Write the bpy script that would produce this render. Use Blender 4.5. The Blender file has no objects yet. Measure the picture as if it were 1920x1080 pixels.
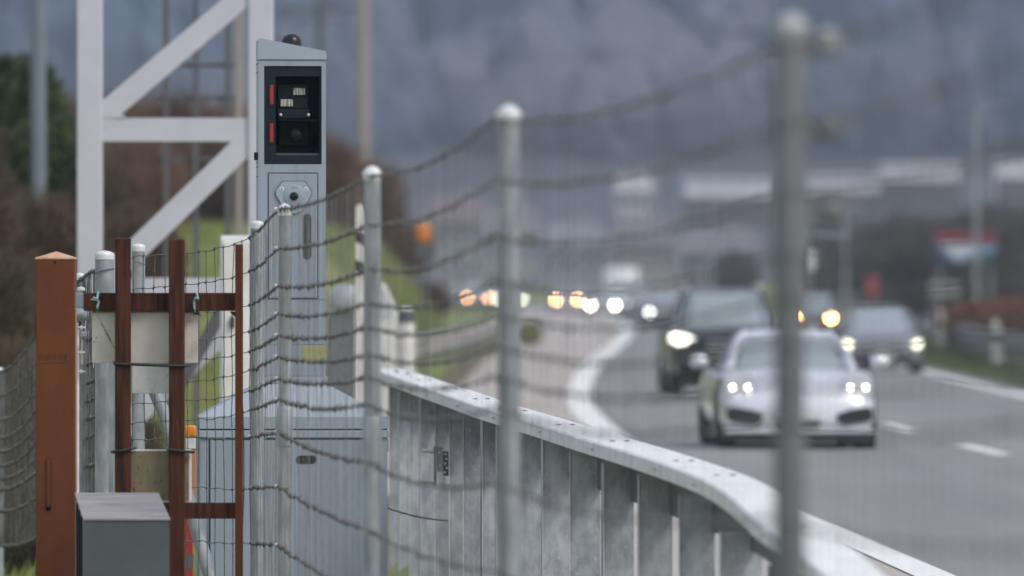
import bpy, bmesh, math, random
from mathutils import Vector, Matrix, noise
R = math.radians
scene = bpy.context.scene
F, EYE, HZ = 16000.0, 1.59, 563.0          # focal length in photo pixels, eye height, horizon row

# ------------------------------------------------------------------ camera
cd = bpy.data.cameras.new('camera'); cam = bpy.data.objects.new('camera', cd)
scene.collection.objects.link(cam); scene.camera = cam
cd.sensor_width = 36; cd.lens = 300; cd.clip_start = 0.5; cd.clip_end = 12000
cam.location = (0, 0, EYE); cam.rotation_euler = (R(90) + (HZ - 540) / F, 0, 0)
cd.dof.use_dof = True; cd.dof.focus_distance = F / 348; cd.dof.aperture_fstop = 3.1
cd.dof.aperture_blades = 0
# ------------------------------------------------------------------ world, sun, exposure
SUN_EL, SUN_AZ = R(48), R(128)             # azimuth clockwise from +Y: behind the camera, to the right
world = bpy.data.worlds.new('World'); scene.world = world; world.use_nodes = True
wn = world.node_tree; wn.nodes.clear()
sky = wn.nodes.new('ShaderNodeTexSky'); sky.sky_type = 'NISHITA'; sky.sun_disc = False
sky.sun_elevation = SUN_EL; sky.sun_rotation = SUN_AZ; sky.dust_density = 4; sky.air_density = 1.0
bg1 = wn.nodes.new('ShaderNodeBackground'); bg1.inputs[1].default_value = 0.05
bg2 = wn.nodes.new('ShaderNodeBackground'); bg2.inputs[0].default_value = (0.88, 0.92, 1.0, 1); bg2.inputs[1].default_value = 0.52
addw = wn.nodes.new('ShaderNodeAddShader'); wo = wn.nodes.new('ShaderNodeOutputWorld')
wn.links.new(sky.outputs[0], bg1.inputs[0]); wn.links.new(bg1.outputs[0], addw.inputs[0])
wn.links.new(bg2.outputs[0], addw.inputs[1]); wn.links.new(addw.outputs[0], wo.inputs[0])
sl = bpy.data.lights.new('sun', 'SUN'); so = bpy.data.objects.new('sun', sl); scene.collection.objects.link(so)
sl.energy = 1.5; sl.angle = R(18); sl.color = (1, 0.96, 0.9)
dirv = Vector((math.sin(SUN_AZ) * math.cos(SUN_EL), math.cos(SUN_AZ) * math.cos(SUN_EL), math.sin(SUN_EL)))
so.rotation_euler = dirv.to_track_quat('Z', 'Y').to_euler(); so.location = (0, 0, 60)
vs = scene.view_settings; vs.view_transform = 'Standard'; vs.look = 'None'; vs.gamma = 1; vs.exposure = 0.32
vs.use_curve_mapping = False
cy = scene.cycles
cy.max_bounces = 6; cy.volume_bounces = 1; cy.use_denoising = True; cy.sample_clamp_indirect = 4
cy.volume_step_rate = 1

C = scene.collection
rnd = random.Random(7)

# ------------------------------------------------------------------ helpers
def W(x, y, s, dy=0.0):
    """photo pixel x, y at a scale of s pixels per metre -> point"""
    return Vector(((x - 960) / s, F / s + dy, EYE + (HZ - y) / s))

class MB:
    def __init__(self): self.v = []; self.f = []; self.smooth = False
    def add(self, vs_, fs_):
        o = len(self.v); self.v += [Vector(p) for p in vs_]; self.f += [[i + o for i in f] for f in fs_]; return self
    def addm(self, bm, M=None):
        bm.verts.index_update()
        self.add([(M @ v.co) if M else v.co.copy() for v in bm.verts], [[v.index for v in f.verts] for f in bm.faces]); bm.free(); return self
    def box(self, a, b, bev=0.0, seg=1, M=None):
        x0, x1 = sorted((a[0], b[0])); y0, y1 = sorted((a[1], b[1])); z0, z1 = sorted((a[2], b[2]))
        if not bev:
            vs_ = [Vector((x, y, z)) for z in (z0, z1) for y in (y0, y1) for x in (x0, x1)]
            if M: vs_ = [M @ v for v in vs_]
            return self.add(vs_, [[0, 2, 3, 1], [4, 5, 7, 6], [0, 1, 5, 4], [2, 6, 7, 3], [0, 4, 6, 2], [1, 3, 7, 5]])
        bm = bmesh.new(); bmesh.ops.create_cube(bm, size=1)
        for v in bm.verts: v.co = Vector(((x0 + x1) / 2 + v.co.x * (x1 - x0), (y0 + y1) / 2 + v.co.y * (y1 - y0), (z0 + z1) / 2 + v.co.z * (z1 - z0)))
        bmesh.ops.bevel(bm, geom=bm.edges[:], offset=min(bev, .45 * min(x1 - x0, y1 - y0, z1 - z0)), segments=seg, affect='EDGES', profile=.5)
        return self.addm(bm, M)
    def pbox(self, x0, y0, x1, y1, s, d0, d1, bev=0.0, seg=1):
        return self.box(W(x0, y1, s, d0), W(x1, y0, s, d1), bev, seg)
    def tube(self, pts, r, n=8, cap=True):
        pts = [Vector(p) for p in pts]; rs = r if isinstance(r, (list, tuple)) else [r] * len(pts)
        vs_ = []; up0 = None
        for i, p in enumerate(pts):
            t = (pts[min(i + 1, len(pts) - 1)] - pts[max(i - 1, 0)])
            t = t.normalized() if t.length > 1e-9 else Vector((0, 0, 1))
            if up0 is None: up0 = Vector((0, 0, 1)) if abs(t.z) < .9 else Vector((0, 1, 0))
            a = t.cross(up0)
            if a.length < 1e-4: a = t.cross(Vector((1, 0, 0)))
            a.normalize(); b = a.cross(t)
            for k in range(n):
                q = 2 * math.pi * k / n; vs_.append(p + (a * math.cos(q) + b * math.sin(q)) * rs[i])
        fs_ = []
        for i in range(len(pts) - 1):
            for k in range(n):
                k2 = (k + 1) % n; fs_.append([i * n + k, i * n + k2, (i + 1) * n + k2, (i + 1) * n + k])
        if cap: fs_.append(list(range(n))[::-1]); fs_.append([(len(pts) - 1) * n + k for k in range(n)])
        return self.add(vs_, fs_)
    def lathe(self, c, prof, n=16, axis='Z'):
        c = Vector(c); vs_ = []; fs_ = []
        for (r_, h) in prof:
            for k in range(n):
                q = 2 * math.pi * k / n; a, b = r_ * math.cos(q), r_ * math.sin(q)
                vs_.append(c + (Vector((a, b, h)) if axis == 'Z' else Vector((a, h, b)) if axis == 'Y' else Vector((h, a, b))))
        for i in range(len(prof) - 1):
            for k in range(n):
                k2 = (k + 1) % n; fs_.append([i * n + k, i * n + k2, (i + 1) * n + k2, (i + 1) * n + k])
        fs_.append(list(range(n))[::-1]); fs_.append([(len(prof) - 1) * n + k for k in range(n)])
        return self.add(vs_, fs_)
    def prism(self, poly, d0, d1):
        """poly: (x, z) outline, extruded in y from d0 to d1"""
        n = len(poly)
        return self.add([(x, d0, z) for x, z in poly] + [(x, d1, z) for x, z in poly],
                        [list(range(n)), list(range(2 * n - 1, n - 1, -1))] + [[i, i + n, (i + 1) % n + n, (i + 1) % n] for i in range(n)])
    def bar(self, a, b, w, h=None, n_up=Vector((0, 1, 0))):
        """square bar from a to b; w across, h along n_up"""
        a, b = Vector(a), Vector(b); h = h or w; t = (b - a).normalized(); u = t.cross(n_up).normalized(); v = u.cross(t)
        vs_ = [p + u * (w / 2 * i) + v * (h / 2 * j) for p in (a, b) for i, j in ((-1, -1), (1, -1), (1, 1), (-1, 1))]
        return self.add(vs_, [[0, 1, 2, 3], [7, 6, 5, 4], [0, 4, 5, 1], [1, 5, 6, 2], [2, 6, 7, 3], [3, 7, 4, 0]])
    def build(self, name, mat, parent=None, smooth=False, recalc=True):
        me = bpy.data.meshes.new(name); org = parent_world(parent)
        me.from_pydata([tuple(v - org) for v in self.v], [], self.f); me.validate()
        if recalc:
            bm = bmesh.new(); bm.from_mesh(me); bmesh.ops.recalc_face_normals(bm, faces=bm.faces[:]); bm.to_mesh(me); bm.free()
        me.materials.append(mat)
        if smooth:
            me.polygons.foreach_set('use_smooth', [True] * len(me.polygons))
            try: me.set_sharp_from_angle(angle=R(38))
            except Exception: pass
        o = bpy.data.objects.new(name, me); C.objects.link(o)
        if parent: o.parent = parent
        return o
def parent_world(p):
    v = Vector((0, 0, 0))
    while p is not None: v += p.location; p = p.parent
    return v
def tag(o, label=None, cat=None, group=None, kind=None):
    if label: o['label'] = label
    if cat: o['category'] = cat
    if group: o['group'] = group
    if kind: o['kind'] = kind
    return o
def thing(name, loc, label, cat, group=None, rz=0):
    o = bpy.data.objects.new(name, None); C.objects.link(o); o.location = loc; o.rotation_euler = (0, 0, rz)
    o.empty_display_size = .1
    return tag(o, label, cat, group)
def copy_tree(o, parent=None):
    c = o.copy(); C.objects.link(c); c.parent = parent
    for ch in [q for q in list(o.children)]: copy_tree(ch, c)
    return c
def interp(tab, x):
    if x <= tab[0][0]: return tab[0][1]
    for (a, va), (b, vb) in zip(tab, tab[1:]):
        if x <= b: t = (x - a) / (b - a); return va + (vb - va) * t
    return tab[-1][1]
def smooth_tab(tab, x):
    if x <= tab[0][0]: return tab[0][1]
    if x >= tab[-1][0]: return tab[-1][1]
    for i in range(len(tab) - 1):
        if x <= tab[i + 1][0]:
            x0, y0 = tab[max(i - 1, 0)]; x1, y1 = tab[i]; x2, y2 = tab[i + 1]; x3, y3 = tab[min(i + 2, len(tab) - 1)]
            m1 = (y2 - y0) / (x2 - x0); m2 = (y3 - y1) / (x3 - x1); h = x2 - x1; t = (x - x1) / h
            return (2*t**3-3*t*t+1)*y1 + (t**3-2*t*t+t)*h*m1 + (-2*t**3+3*t*t)*y2 + (t**3-t*t)*h*m2

# ------------------------------------------------------------------ materials
def mat(name, col, rough=.6, metal=0.0, col2=None, scale=5, lo=.35, hi=.65, stretch=(1, 1, 1), bump=0, bscale=None,
        col3=None, scale3=40, lo3=.6, hi3=.7, emis=None, estr=0, spec=.5, coat=0, detail=6, rvar=0, world_coords=False):
    m = bpy.data.materials.new(name); m.use_nodes = True; nt = m.node_tree; N = nt.nodes; L = nt.links
    b = N['Principled BSDF']; b.inputs['Base Color'].default_value = (*col, 1); b.inputs['Roughness'].default_value = rough
    b.inputs['Metallic'].default_value = metal; b.inputs['Specular IOR Level'].default_value = spec
    b.inputs['Coat Weight'].default_value = coat
    if emis: b.inputs['Emission Color'].default_value = (*emis, 1); b.inputs['Emission Strength'].default_value = estr
    tc = N.new('ShaderNodeTexCoord'); mp = N.new('ShaderNodeMapping'); mp.inputs['Scale'].default_value = stretch
    if world_coords:
        g = N.new('ShaderNodeNewGeometry'); L.new(g.outputs['Position'], mp.inputs[0])
    else: L.new(tc.outputs['Object'], mp.inputs[0])
    out = None
    if col2:
        n = N.new('ShaderNodeTexNoise'); n.inputs['Scale'].default_value = scale; n.inputs['Detail'].default_value = detail; n.inputs['Roughness'].default_value = .6
        L.new(mp.outputs[0], n.inputs['Vector'])
        mr = N.new('ShaderNodeMapRange'); mr.inputs[1].default_value = lo; mr.inputs[2].default_value = hi; L.new(n.outputs[0], mr.inputs[0])
        mx = N.new('ShaderNodeMix'); mx.data_type = 'RGBA'; mx.inputs[6].default_value = (*col, 1); mx.inputs[7].default_value = (*col2, 1)
        L.new(mr.outputs[0], mx.inputs[0]); out = mx.outputs[2]
        if rvar:
            mr2 = N.new('ShaderNodeMapRange'); mr2.inputs[1].default_value = lo; mr2.inputs[2].default_value = hi
            mr2.inputs[3].default_value = rough - rvar; mr2.inputs[4].default_value = rough + rvar
            L.new(n.outputs[0], mr2.inputs[0]); L.new(mr2.outputs[0], b.inputs['Roughness'])
    if col3:
        n3 = N.new('ShaderNodeTexNoise'); n3.inputs['Scale'].default_value = scale3; n3.inputs['Detail'].default_value = 4
        L.new(mp.outputs[0], n3.inputs['Vector'])
        mr3 = N.new('ShaderNodeMapRange'); mr3.inputs[1].default_value = lo3; mr3.inputs[2].default_value = hi3; L.new(n3.outputs[0], mr3.inputs[0])
        mx3 = N.new('ShaderNodeMix'); mx3.data_type = 'RGBA'; mx3.inputs[7].default_value = (*col3, 1)
        if out: L.new(out, mx3.inputs[6])
        else: mx3.inputs[6].default_value = (*col, 1)
        L.new(mr3.outputs[0], mx3.inputs[0]); out = mx3.outputs[2]
    if out: L.new(out, b.inputs['Base Color'])
    if bump:
        nb = N.new('ShaderNodeTexNoise'); nb.inputs['Scale'].default_value = bscale or scale * 3; nb.inputs['Detail'].default_value = 4
        L.new(mp.outputs[0], nb.inputs['Vector'])
        bp = N.new('ShaderNodeBump'); bp.inputs['Strength'].default_value = bump; bp.inputs['Distance'].default_value = .01
        L.new(nb.outputs[0], bp.inputs['Height']); L.new(bp.outputs[0], b.inputs['Normal'])
    return m
M = {}
M['paint'] = mat('blue_grey_paint', (.235, .285, .335), .42, 0, (.26, .315, .37), 3, .3, .7, bump=.05, bscale=300, col3=(.175, .215, .25), scale3=4, lo3=.50, hi3=.85, stretch=(3, 3, .3))
M['paint_top'] = mat('blue_grey_paint_lid', (.265, .32, .375), .38, 0, (.29, .345, .40), 4)
M['bay'] = mat('black_bay', (.004, .005, .007), .7, 0, (.007, .009, .012), 30, spec=.1)
M['bayframe'] = mat('slate_bay_frame', (.008, .013, .021), .6, 0, (.012, .018, .026), 60, spec=.15)
M['black'] = mat('black_plastic', (.005, .005, .006), .3, spec=.4)
M['rubber'] = mat('rubber', (.02, .02, .02), .8)
M['red'] = mat('red_reflector', (.30, .003, .003), .25, 0, (.22, .002, .002), 60, coat=.4)
M['lens'] = mat('flash_glass', (.42, .43, .38), .12, .3, (.10, .10, .09), 55, .4, .62, stretch=(2.2, 1, .25))
M['chrome'] = mat('bolt_metal', (.70, .69, .66), .35, .4, (.5, .48, .45), 90)
M['galv'] = mat('galvanised_steel', (.21, .235, .255), .50, .35, (.38, .41, .435), 16, .35, .68, bump=.12, bscale=60,
                col3=(.19, .21, .22), scale3=5, lo3=.5, hi3=.75, stretch=(1, 1, .35), rvar=.1)
M['galvpost'] = mat('weathered_guardrail_steel', (.215, .235, .265), .6, .05, (.37, .40, .435), 15, .36, .68, bump=.15, bscale=45,
                    col3=(.40, .43, .46), scale3=70, lo3=.60, hi3=.74, stretch=(1, 1, .55), rvar=.1)
def obj_random(m, lo, hi):
    nt = m.node_tree; b = nt.nodes['Principled BSDF']; lk = b.inputs['Base Color'].links[0]; src = lk.from_socket
    oi = nt.nodes.new('ShaderNodeObjectInfo'); mr = nt.nodes.new('ShaderNodeMapRange'); mr.inputs[3].default_value = lo; mr.inputs[4].default_value = hi
    vm = nt.nodes.new('ShaderNodeVectorMath'); vm.operation = 'SCALE'
    nt.links.new(oi.outputs['Random'], mr.inputs[0]); nt.links.new(src, vm.inputs[0]); nt.links.new(mr.outputs[0], vm.inputs['Scale']); nt.links.new(vm.outputs[0], b.inputs['Base Color'])
obj_random(M['galvpost'], .78, 1.45)
M['galvbeam'] = mat('sky_lit_beam_steel', (.80, .81, .82), .45, .0, (.56, .58, .60), 6, .45, .75, bump=.1, bscale=40,  # near-white base colour stands in for overcast sky reflected by the beam
                    col3=(.75, .77, .78), scale3=40, lo3=.62, hi3=.72)
M['galvold'] = mat('dull_old_steel', (.19, .20, .205), .6, .3, (.26, .265, .27), 8)
M['dull'] = mat('dull_galvanised', (.115, .13, .135), .6, .2, (.18, .195, .20), 10, stretch=(1, 1, .35))  # darker, duller galvanised tone for the nearest post and its knobs
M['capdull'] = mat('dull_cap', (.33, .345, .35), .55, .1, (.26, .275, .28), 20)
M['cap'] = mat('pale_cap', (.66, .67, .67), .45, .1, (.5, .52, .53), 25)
M['wire'] = mat('fence_wire', (.055, .052, .050), .5, .6, (.16, .155, .15), 30)
M['wirel'] = mat('bright_stay_wire', (.26, .265, .27), .45, .6, (.16, .16, .16), 20)
M['wire2'] = mat('weathered_line_wire', (.085, .083, .080), .5, .5, (.13, .125, .12), 30)
M['stay'] = mat('dull_stay_wire', (.13, .13, .13), .5, .5, (.09, .09, .09), 20)
M['orange'] = mat('orange_brown_paint', (.150, .047, .014), .6, 0, (.105, .031, .010), 5, .35, .7, stretch=(1, 1, .5), bump=.15, bscale=90,
                  col3=(.095, .024, .010), scale3=3, lo3=.5, hi3=.75, spec=.25)
M['orangetop'] = mat('pale_orange_cap', (.55, .36, .25), .6, 0, (.40, .20, .11), 14)  # pointed cap much paler than the orange shaft
M['wood'] = mat('red_brown_timber', (.082, .025, .012), .7, 0, (.022, .008, .005), 34, .42, .62, stretch=(1, 1, .07), bump=.3, bscale=120,
                col3=(.10, .034, .010), scale3=4, lo3=.52, hi3=.78, spec=.2)
M['woodend'] = mat('sawn_timber_end', (.17, .07, .04), .8, 0, (.10, .04, .02), 60)
M['board'] = mat('pale_grubby_board', (.60, .57, .52), .6, 0, (.53, .50, .45), 12, .4, .7, col3=(.36, .33, .24), scale3=7, lo3=.62, hi3=.80)
M['board2'] = mat('white_grubby_board', (.66, .67, .66), .5, 0, (.56, .56, .54), 15, .4, .7, col3=(.38, .37, .33), scale3=45, lo3=.62, hi3=.72)
M['board3'] = mat('mossy_board', (.24, .20, .12), .8, 0, (.17, .145, .085), 18, .35, .7, col3=(.07, .045, .025), scale3=60, lo3=.60, hi3=.70, stretch=(1, 1, .45))
M['edge'] = mat('white_board_edge', (.72, .72, .72), .5)
M['stain'] = mat('dark_stain', (.16, .12, .09), .9)
M['twine'] = mat('pale_blue_twine', (.30, .52, .56), .7, 0, (.18, .36, .38), 120)
M['tie'] = mat('black_cable_tie', (.008, .008, .009), .4)
M['greybox'] = mat('grey_painted_steel', (.062, .072, .082), .5, 0, (.082, .092, .103), 4, .3, .7, stretch=(1, 1, 1), bump=.05, bscale=120, col3=(.12, .13, .14), scale3=3, lo3=.6, hi3=.85)
M['greytop'] = mat('pale_lid', (.20, .19, .195), .6, 0, (.27, .27, .275), 5, .35, .65, stretch=(.4, 3, 1), col3=(.15, .135, .14), scale3=9, lo3=.55, hi3=.75)  # lid paler than the box body, with streaky mottling
M['gantry'] = mat('lavender_white_paint', (.50, .50, .56), .45, 0, (.46, .46, .52), 3)
M['brace'] = mat('dark_grey_steel', (.085, .085, .095), .6)
M['white'] = mat('white_paint', (.72, .73, .75), .5, 0, (.64, .65, .66), 5)
M['white2'] = mat('white_plastic', (.74, .74, .72), .5, 0, (.60, .58, .54), 4)
M['amber'] = mat('amber_plastic', (.58, .18, .012), .3, 0, (.75, .2, .01), 40, coat=.3)
M['redplastic'] = mat('orange_red_plastic', (.28, .025, .008), .5)
M['tape'] = mat('reflective_band', (.55, .56, .58), .3, .2)
M['label'] = mat('olive_yellow_label', (.33, .33, .12), .6, 0, (.28, .28, .10), 30)
M['pole_tan'] = mat('concrete_mast', (.30, .27, .24), .8, 0, (.25, .225, .2), 1.5)
M['pole_blue'] = mat('blue_grey_mast', (.13, .165, .19), .55, .1, (.155, .19, .215), 1)
M['pole_dark'] = mat('dark_mast', (.075, .075, .08), .6)
M['grass'] = mat('grass_ground', (.12, .17, .040), .95, 0, (.22, .22, .07), .35, .4, .62, col3=(.06, .05, .03), scale3=.9, lo3=.6, hi3=.75, world_coords=True)
M['meadow'] = mat('hazed_far_ground', (.062, .070, .085), .95, 0, (.055, .055, .065), .02, .4, .6, world_coords=True)  # blue-grey base colour carries part of the distance haze
M['asphalt'] = mat('asphalt', (.165, .163, .166), .68, 0, (.235, .231, .230), .30, .35, .65, stretch=(2.2, .12, 1), bump=.3, bscale=25,
                   col3=(.20, .195, .19), scale3=18, lo3=.55, hi3=.75, world_coords=True)
M['shoulder'] = mat('pale_shoulder', (.44, .40, .37), .85, 0, (.35, .32, .295), .25, .35, .65, stretch=(2, .15, 1), bump=.3, bscale=25, world_coords=True)
M['line'] = mat('road_paint', (.82, .82, .82), .6, 0, (.70, .70, .69), 4, world_coords=True)
M['verge'] = mat('verge_grass', (.06, .10, .022), .95, 0, (.085, .105, .03), .9, .4, .6, world_coords=True)
M['soil'] = mat('bare_soil', (.14, .105, .07), .95, 0, (.10, .10, .04), .5, .4, .6, world_coords=True)
M['blade'] = mat('grass_blades', (.15, .21, .045), .8, 0, (.27, .26, .09), .7, .4, .62, world_coords=True)
M['twig'] = mat('brown_twigs', (.052, .034, .022), .9, 0, (.115, .075, .045), .8, .4, .65, world_coords=True)
M['twig2'] = mat('olive_brown_twigs', (.045, .036, .020), .9, 0, (.085, .065, .03), .9, .4, .65, world_coords=True)
M['twigred'] = mat('rusty_twigs', (.095, .050, .034), .9, 0, (.175, .10, .062), .5, .4, .65, world_coords=True)
M['leafgreen'] = mat('evergreen_leaves', (.020, .042, .012), .8, 0, (.055, .085, .022), 1.2, .4, .65, world_coords=True)
M['hedge'] = mat('copper_hedge', (.22, .075, .018), .9, 0, (.13, .045, .015), 2, world_coords=True)
M['bark'] = mat('bark', (.06, .045, .035), .9, 0, (.10, .08, .065), 8)
M['haretree'] = mat('bare_far_tree', (.060, .050, .047), .9, 0, (.10, .078, .068), .15, .4, .6, world_coords=True)
M['glass'] = mat('car_glass', (.42, .47, .47), .16, .75, spec=.8, coat=.5)
M['tyre'] = mat('tyre', (.012, .012, .013), .8)
M['rim'] = mat('alloy_rim', (.35, .36, .37), .35, .8)
M['trim'] = mat('black_trim', (.013, .013, .015), .5)
M['plate'] = mat('number_plate', (.7, .7, .7), .5)

# ================================================================== THE LIE OF THE LAND
LEFT = [(0, 3.2), (35, 2.75), (49, 2.43), (60, 2.15), (75, 1.72), (90, 1.32), (109, 1.10), (132, 1.05), (164, 1.34), (216, 2.09), (289, 3.47), (345, 4.6), (400, 5.3), (450, 5.4), (505, 4.7), (560, 2.2), (600, -.8), (700, -12), (900, -45), (1100, -90)]
ZR = [(0, 0), (250, 0), (330, .10), (380, .32), (430, .52), (500, .76), (570, .96), (700, 1.5), (900, 3.2), (1100, 5.5)]
WIDTH = [(0, 7.3), (200, 7.45), (400, 7.2), (1100, 7.2)]
def xl(d): return smooth_tab(LEFT, d)
def zr(d): return smooth_tab(ZR, d) if d > 250 else 0.0
def lane(d): return interp(WIDTH, d) / 2
HB = [(0, -.3), (56, -.3), (66, .35), (78, 1.35), (100, 2.35), (160, 2.9), (230, 3.5), (262, 3.0), (300, 1.5), (420, .8), (600, .8), (900, 4)]
def sst(t): t = max(0, min(1, t)); return t * t * (3 - 2 * t)
BX = [(29, 1.3), (31.7, 1.2), (33.5, 1.1), (35.1, 1.03), (36.7, .93), (38.5, .79), (40.2, .63), (42.1, .45), (44.4, .22), (47.3, -.07), (49.7, -.29), (53, -.48), (56.5, -.67), (62, -.92), (75, -1.6)]
def ground(x, d):
    z = zr(min(d, 1100)) - .06
    if d < 84: z -= .38 * sst((interp(BX, d) + .22 - x) / .35) * (1 - sst((d - 72) / 12))
    foot = min(xl(d), 3) - (4.2 if d > 120 else 3.6 + .6 * d / 120)
    if d > 165: foot = max(foot, -1.25 - max(0, d - 250) * .008)
    if d < 1000 and x < foot:
        wd = 3.2 - max(0, d - 150) * .003 if d < 300 else 2.75
        hb = interp(HB, d)
        fade = 1 - sst((d - 330) / 90)
        z += (hb * fade if hb > 0 else hb) * sst((foot - x) / wd)
    if d > 900: z += sst((d - 900) / 600) * 16 
    if d > 1300:
        ridge = 1 + .18 * noise.noise(Vector((x * .0022, d * .0012, 0)))
        z += max(0, d - 1300) * .20 * ridge + max(0, d - 1900) * .12
    elif d < 420: z += .05 * noise.noise(Vector((x * .5, d * .12, 3))) * sst((abs(x - 4) - 7) / 3)
    return z

# ground sheet
ds = [-8, 0, 10, 20] + [30 + 2 * i for i in range(46)] + [122 + 6 * i for i in range(30)] + [305 + 20 * i for i in range(35)] + [1005 + 60 * i for i in range(56)]
vsg, fsg = [], []
us = [-40, -22, -14, -11, -9, -8] + [-7 + .4 * i for i in range(18)] + [1, 4, 8, 10, 11, 12, 13, 14, 16, 20, 30, 45]
for d in ds:
    for u in us:
        k = 1 + max(0, d - 200) * .0065 if abs(u) > 8 else 1 + max(0, d - 400) * .004
        vsg.append((u * k, d, ground(u * k, d)))
nu = len(us)
for i in range(len(ds) - 1):
    for j in range(nu - 1): fsg.append([i * nu + j, i * nu + j + 1, (i + 1) * nu + j + 1, (i + 1) * nu + j])
g = MB(); g.add(vsg, fsg)
ni = sum(1 for d in ds if d <= 905)
gn = MB(); gn.add(vsg, [f for f in fsg if f[0] < (ni - 1) * nu]); tag(gn.build('ground', M['grass'], smooth=True, recalc=False), kind='structure')
gf = MB(); gf.add(vsg, [f for f in fsg if f[0] >= (ni - 1) * nu]); hill = gf.build('hillside', M['meadow'], smooth=True, recalc=False); tag(hill, kind='structure')

def strip(name, fa, fb, z, m, d0=-5, d1=900, step=4):
    mb = MB(); v = []; f = []; d = d0; n = 0
    while d <= d1:
        v += [(fa(d), d, zr(d) + z), (fb(d), d, zr(d) + z)]; n += 1; d += step if d < 300 else 6
    for i in range(n - 1): f.append([2 * i, 2 * i + 1, 2 * i + 3, 2 * i + 2])
    mb.add(v, f); o = mb.build(name, m, recalc=False); return tag(o, kind='structure')
strip('shoulder', lambda d: max(min(xl(d) - .1, xl(d) - 3.1 if d < 240 else min(xl(d) - 1.6, -.35)), interp(BX, d) + .3 if d < 75 else -99), lambda d: xl(d) + .05, .0, M['shoulder'])
gv = []
for d in range(14, 56, 2): gv += [(interp(BX, d) - 2.0, d, -.42), (interp(BX, d) - .16, d, -.42)]
g_ = MB(); g_.v = [Vector(q_) for q_ in gv]; g_.f = [[2 * i, 2 * i + 1, 2 * i + 3, 2 * i + 2] for i in range(len(gv) // 2 - 1)]
tag(g_.build('bounce_strip', mat('bounce_grey', (.34, .33, .32), .95, 0, (.22, .21, .20), 9, world_coords=True), recalc=False), kind='structure')  # unseen pale strip, added to bounce neutral light onto the barrier posts
strip('road', lambda d: xl(d) - .12, lambda d: xl(d) + 2 * lane(d) + .6, .004, M['asphalt'])
lw = lambda d: interp([(65, .12), (115, .19), (300, .27)], d)
strip('edge_line', lambda d: xl(d) - lw(d), lambda d: xl(d) + lw(d), .008, M['line'])
strip('edge_line', lambda d: xl(d) + 2 * lane(d) - .14, lambda d: xl(d) + 2 * lane(d) + .14, .008, M['line'])
strip('grass_verge', lambda d: xl(d) + 2 * lane(d) + .85, lambda d: xl(d) + 2 * lane(d) + 5.2, -.01, M['verge'], d1=420)
strip('soil_strip', lambda d: -3.0 + (d - 120) * .006, lambda d: -1.1 + (d - 120) * .0035, .006, M['soil'], 120, 330)
for d0 in (13, 29, 45, 61, 77.5 - .5, 87.5, 103.2, 119, 135, 151, 167, 183, 199, 215, 231, 247, 263, 279):
    strip('lane_dash', lambda d: xl(d) + lane(d) - .09, lambda d: xl(d) + lane(d) + .09, .008, M['line'], d0, d0 + 6.2, 1.55)

# ------------------------------------------------------------------ haze
hz = MB(); hz.box((-900, -12, -4), (900, 4600, 900))
hm = bpy.data.materials.new('haze'); hm.use_nodes = True; hm.node_tree.nodes.clear()
pv = hm.node_tree.nodes.new('ShaderNodeVolumePrincipled'); ho = hm.node_tree.nodes.new('ShaderNodeOutputMaterial')
pv.inputs['Color'].default_value = (.66, .79, 1, 1); pv.inputs['Density'].default_value = .00019; pv.inputs['Anisotropy'].default_value = 0
hm.node_tree.links.new(pv.outputs[0], ho.inputs['Volume'])
tag(hz.build('haze', hm), kind='stuff')

# ================================================================== VEGETATION
def twig_mesh(name, n, rx, ry, rz, ln, wd, seed, up=.8, m=None, base=0.0, hollow=.35):
    r = random.Random(seed); v = []; f = []
    for i in range(n):
        while True:
            p = Vector((r.uniform(-1, 1), r.uniform(-1, 1), r.uniform(-1, 1)))
            if hollow < p.length < 1 + .25 * noise.noise(p * 2.3 + Vector((seed, 0, 0))): break
        q = Vector((p.x * rx, p.y * ry, base + (p.z + 1) * rz))
        dr = Vector((r.gauss(0, 1), r.gauss(0, 1), abs(r.gauss(0, 1)) * 2 * up + .1)).normalized() + p * .5
        dr.normalize(); s = dr.cross(Vector((r.uniform(-1, 1), r.uniform(-1, 1), r.uniform(-1, 1)))).normalized() * wd * r.uniform(.6, 1.4)
        l = ln * r.uniform(.5, 1.5); k = len(v)
        v += [q - s, q + s, q + dr * l]; f.append([k, k + 1, k + 2])
    me = bpy.data.meshes.new(name); me.from_pydata([tuple(a) for a in v], [], f); me.materials.append(m); return me
def stem_mesh(name, h, r0, n, spread, seed, m):
    r = random.Random(seed); mb = MB()
    for i in range(n):
        a = r.uniform(0, 6.28); e = Vector((math.cos(a), math.sin(a), 0)) * spread * r.uniform(.4, 1)
        s = Vector((0, 0, 0)) if n < 3 or i else Vector((0, 0, 0))
        mb.tube([s + e * .05, e * .4 + Vector((0, 0, h * .5)), e + Vector((0, 0, h * r.uniform(.8, 1.05)))], [r0, r0 * .7, r0 * .25], 5)
    o = mb.build(name, m); me = o.data; bpy.data.objects.remove(o); return me
def plant(name, crown_me, stem_me, loc, sc, label, cat, group=None, rz=0, names=('crown', 'trunk')):
    t = thing(name, loc, label, cat, group, rz); t.scale = sc if not isinstance(sc, (int, float)) else (sc, sc, sc)
    for nm, me in ((names[0], crown_me), (names[1], stem_me)):
        o = bpy.data.objects.new(nm, me); C.objects.link(o); o.parent = t
    return t
shr = [twig_mesh('shrub_twigs', 5200, 1.15, 1.0, .85, .34, .011, 11 + i, m=M[k], hollow=.2) for i, k in enumerate(('twig', 'twig2', 'twig'))]
shrred = [twig_mesh('rusty_twigs', 4200, 1.2, 1.0, .9, .42, .02, 31 + i, m=M['twigred'], hollow=.2) for i in range(2)]
sst_me = stem_mesh('shrub_stems', 1.5, .03, 9, .8, 5, M['bark'])
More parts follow.
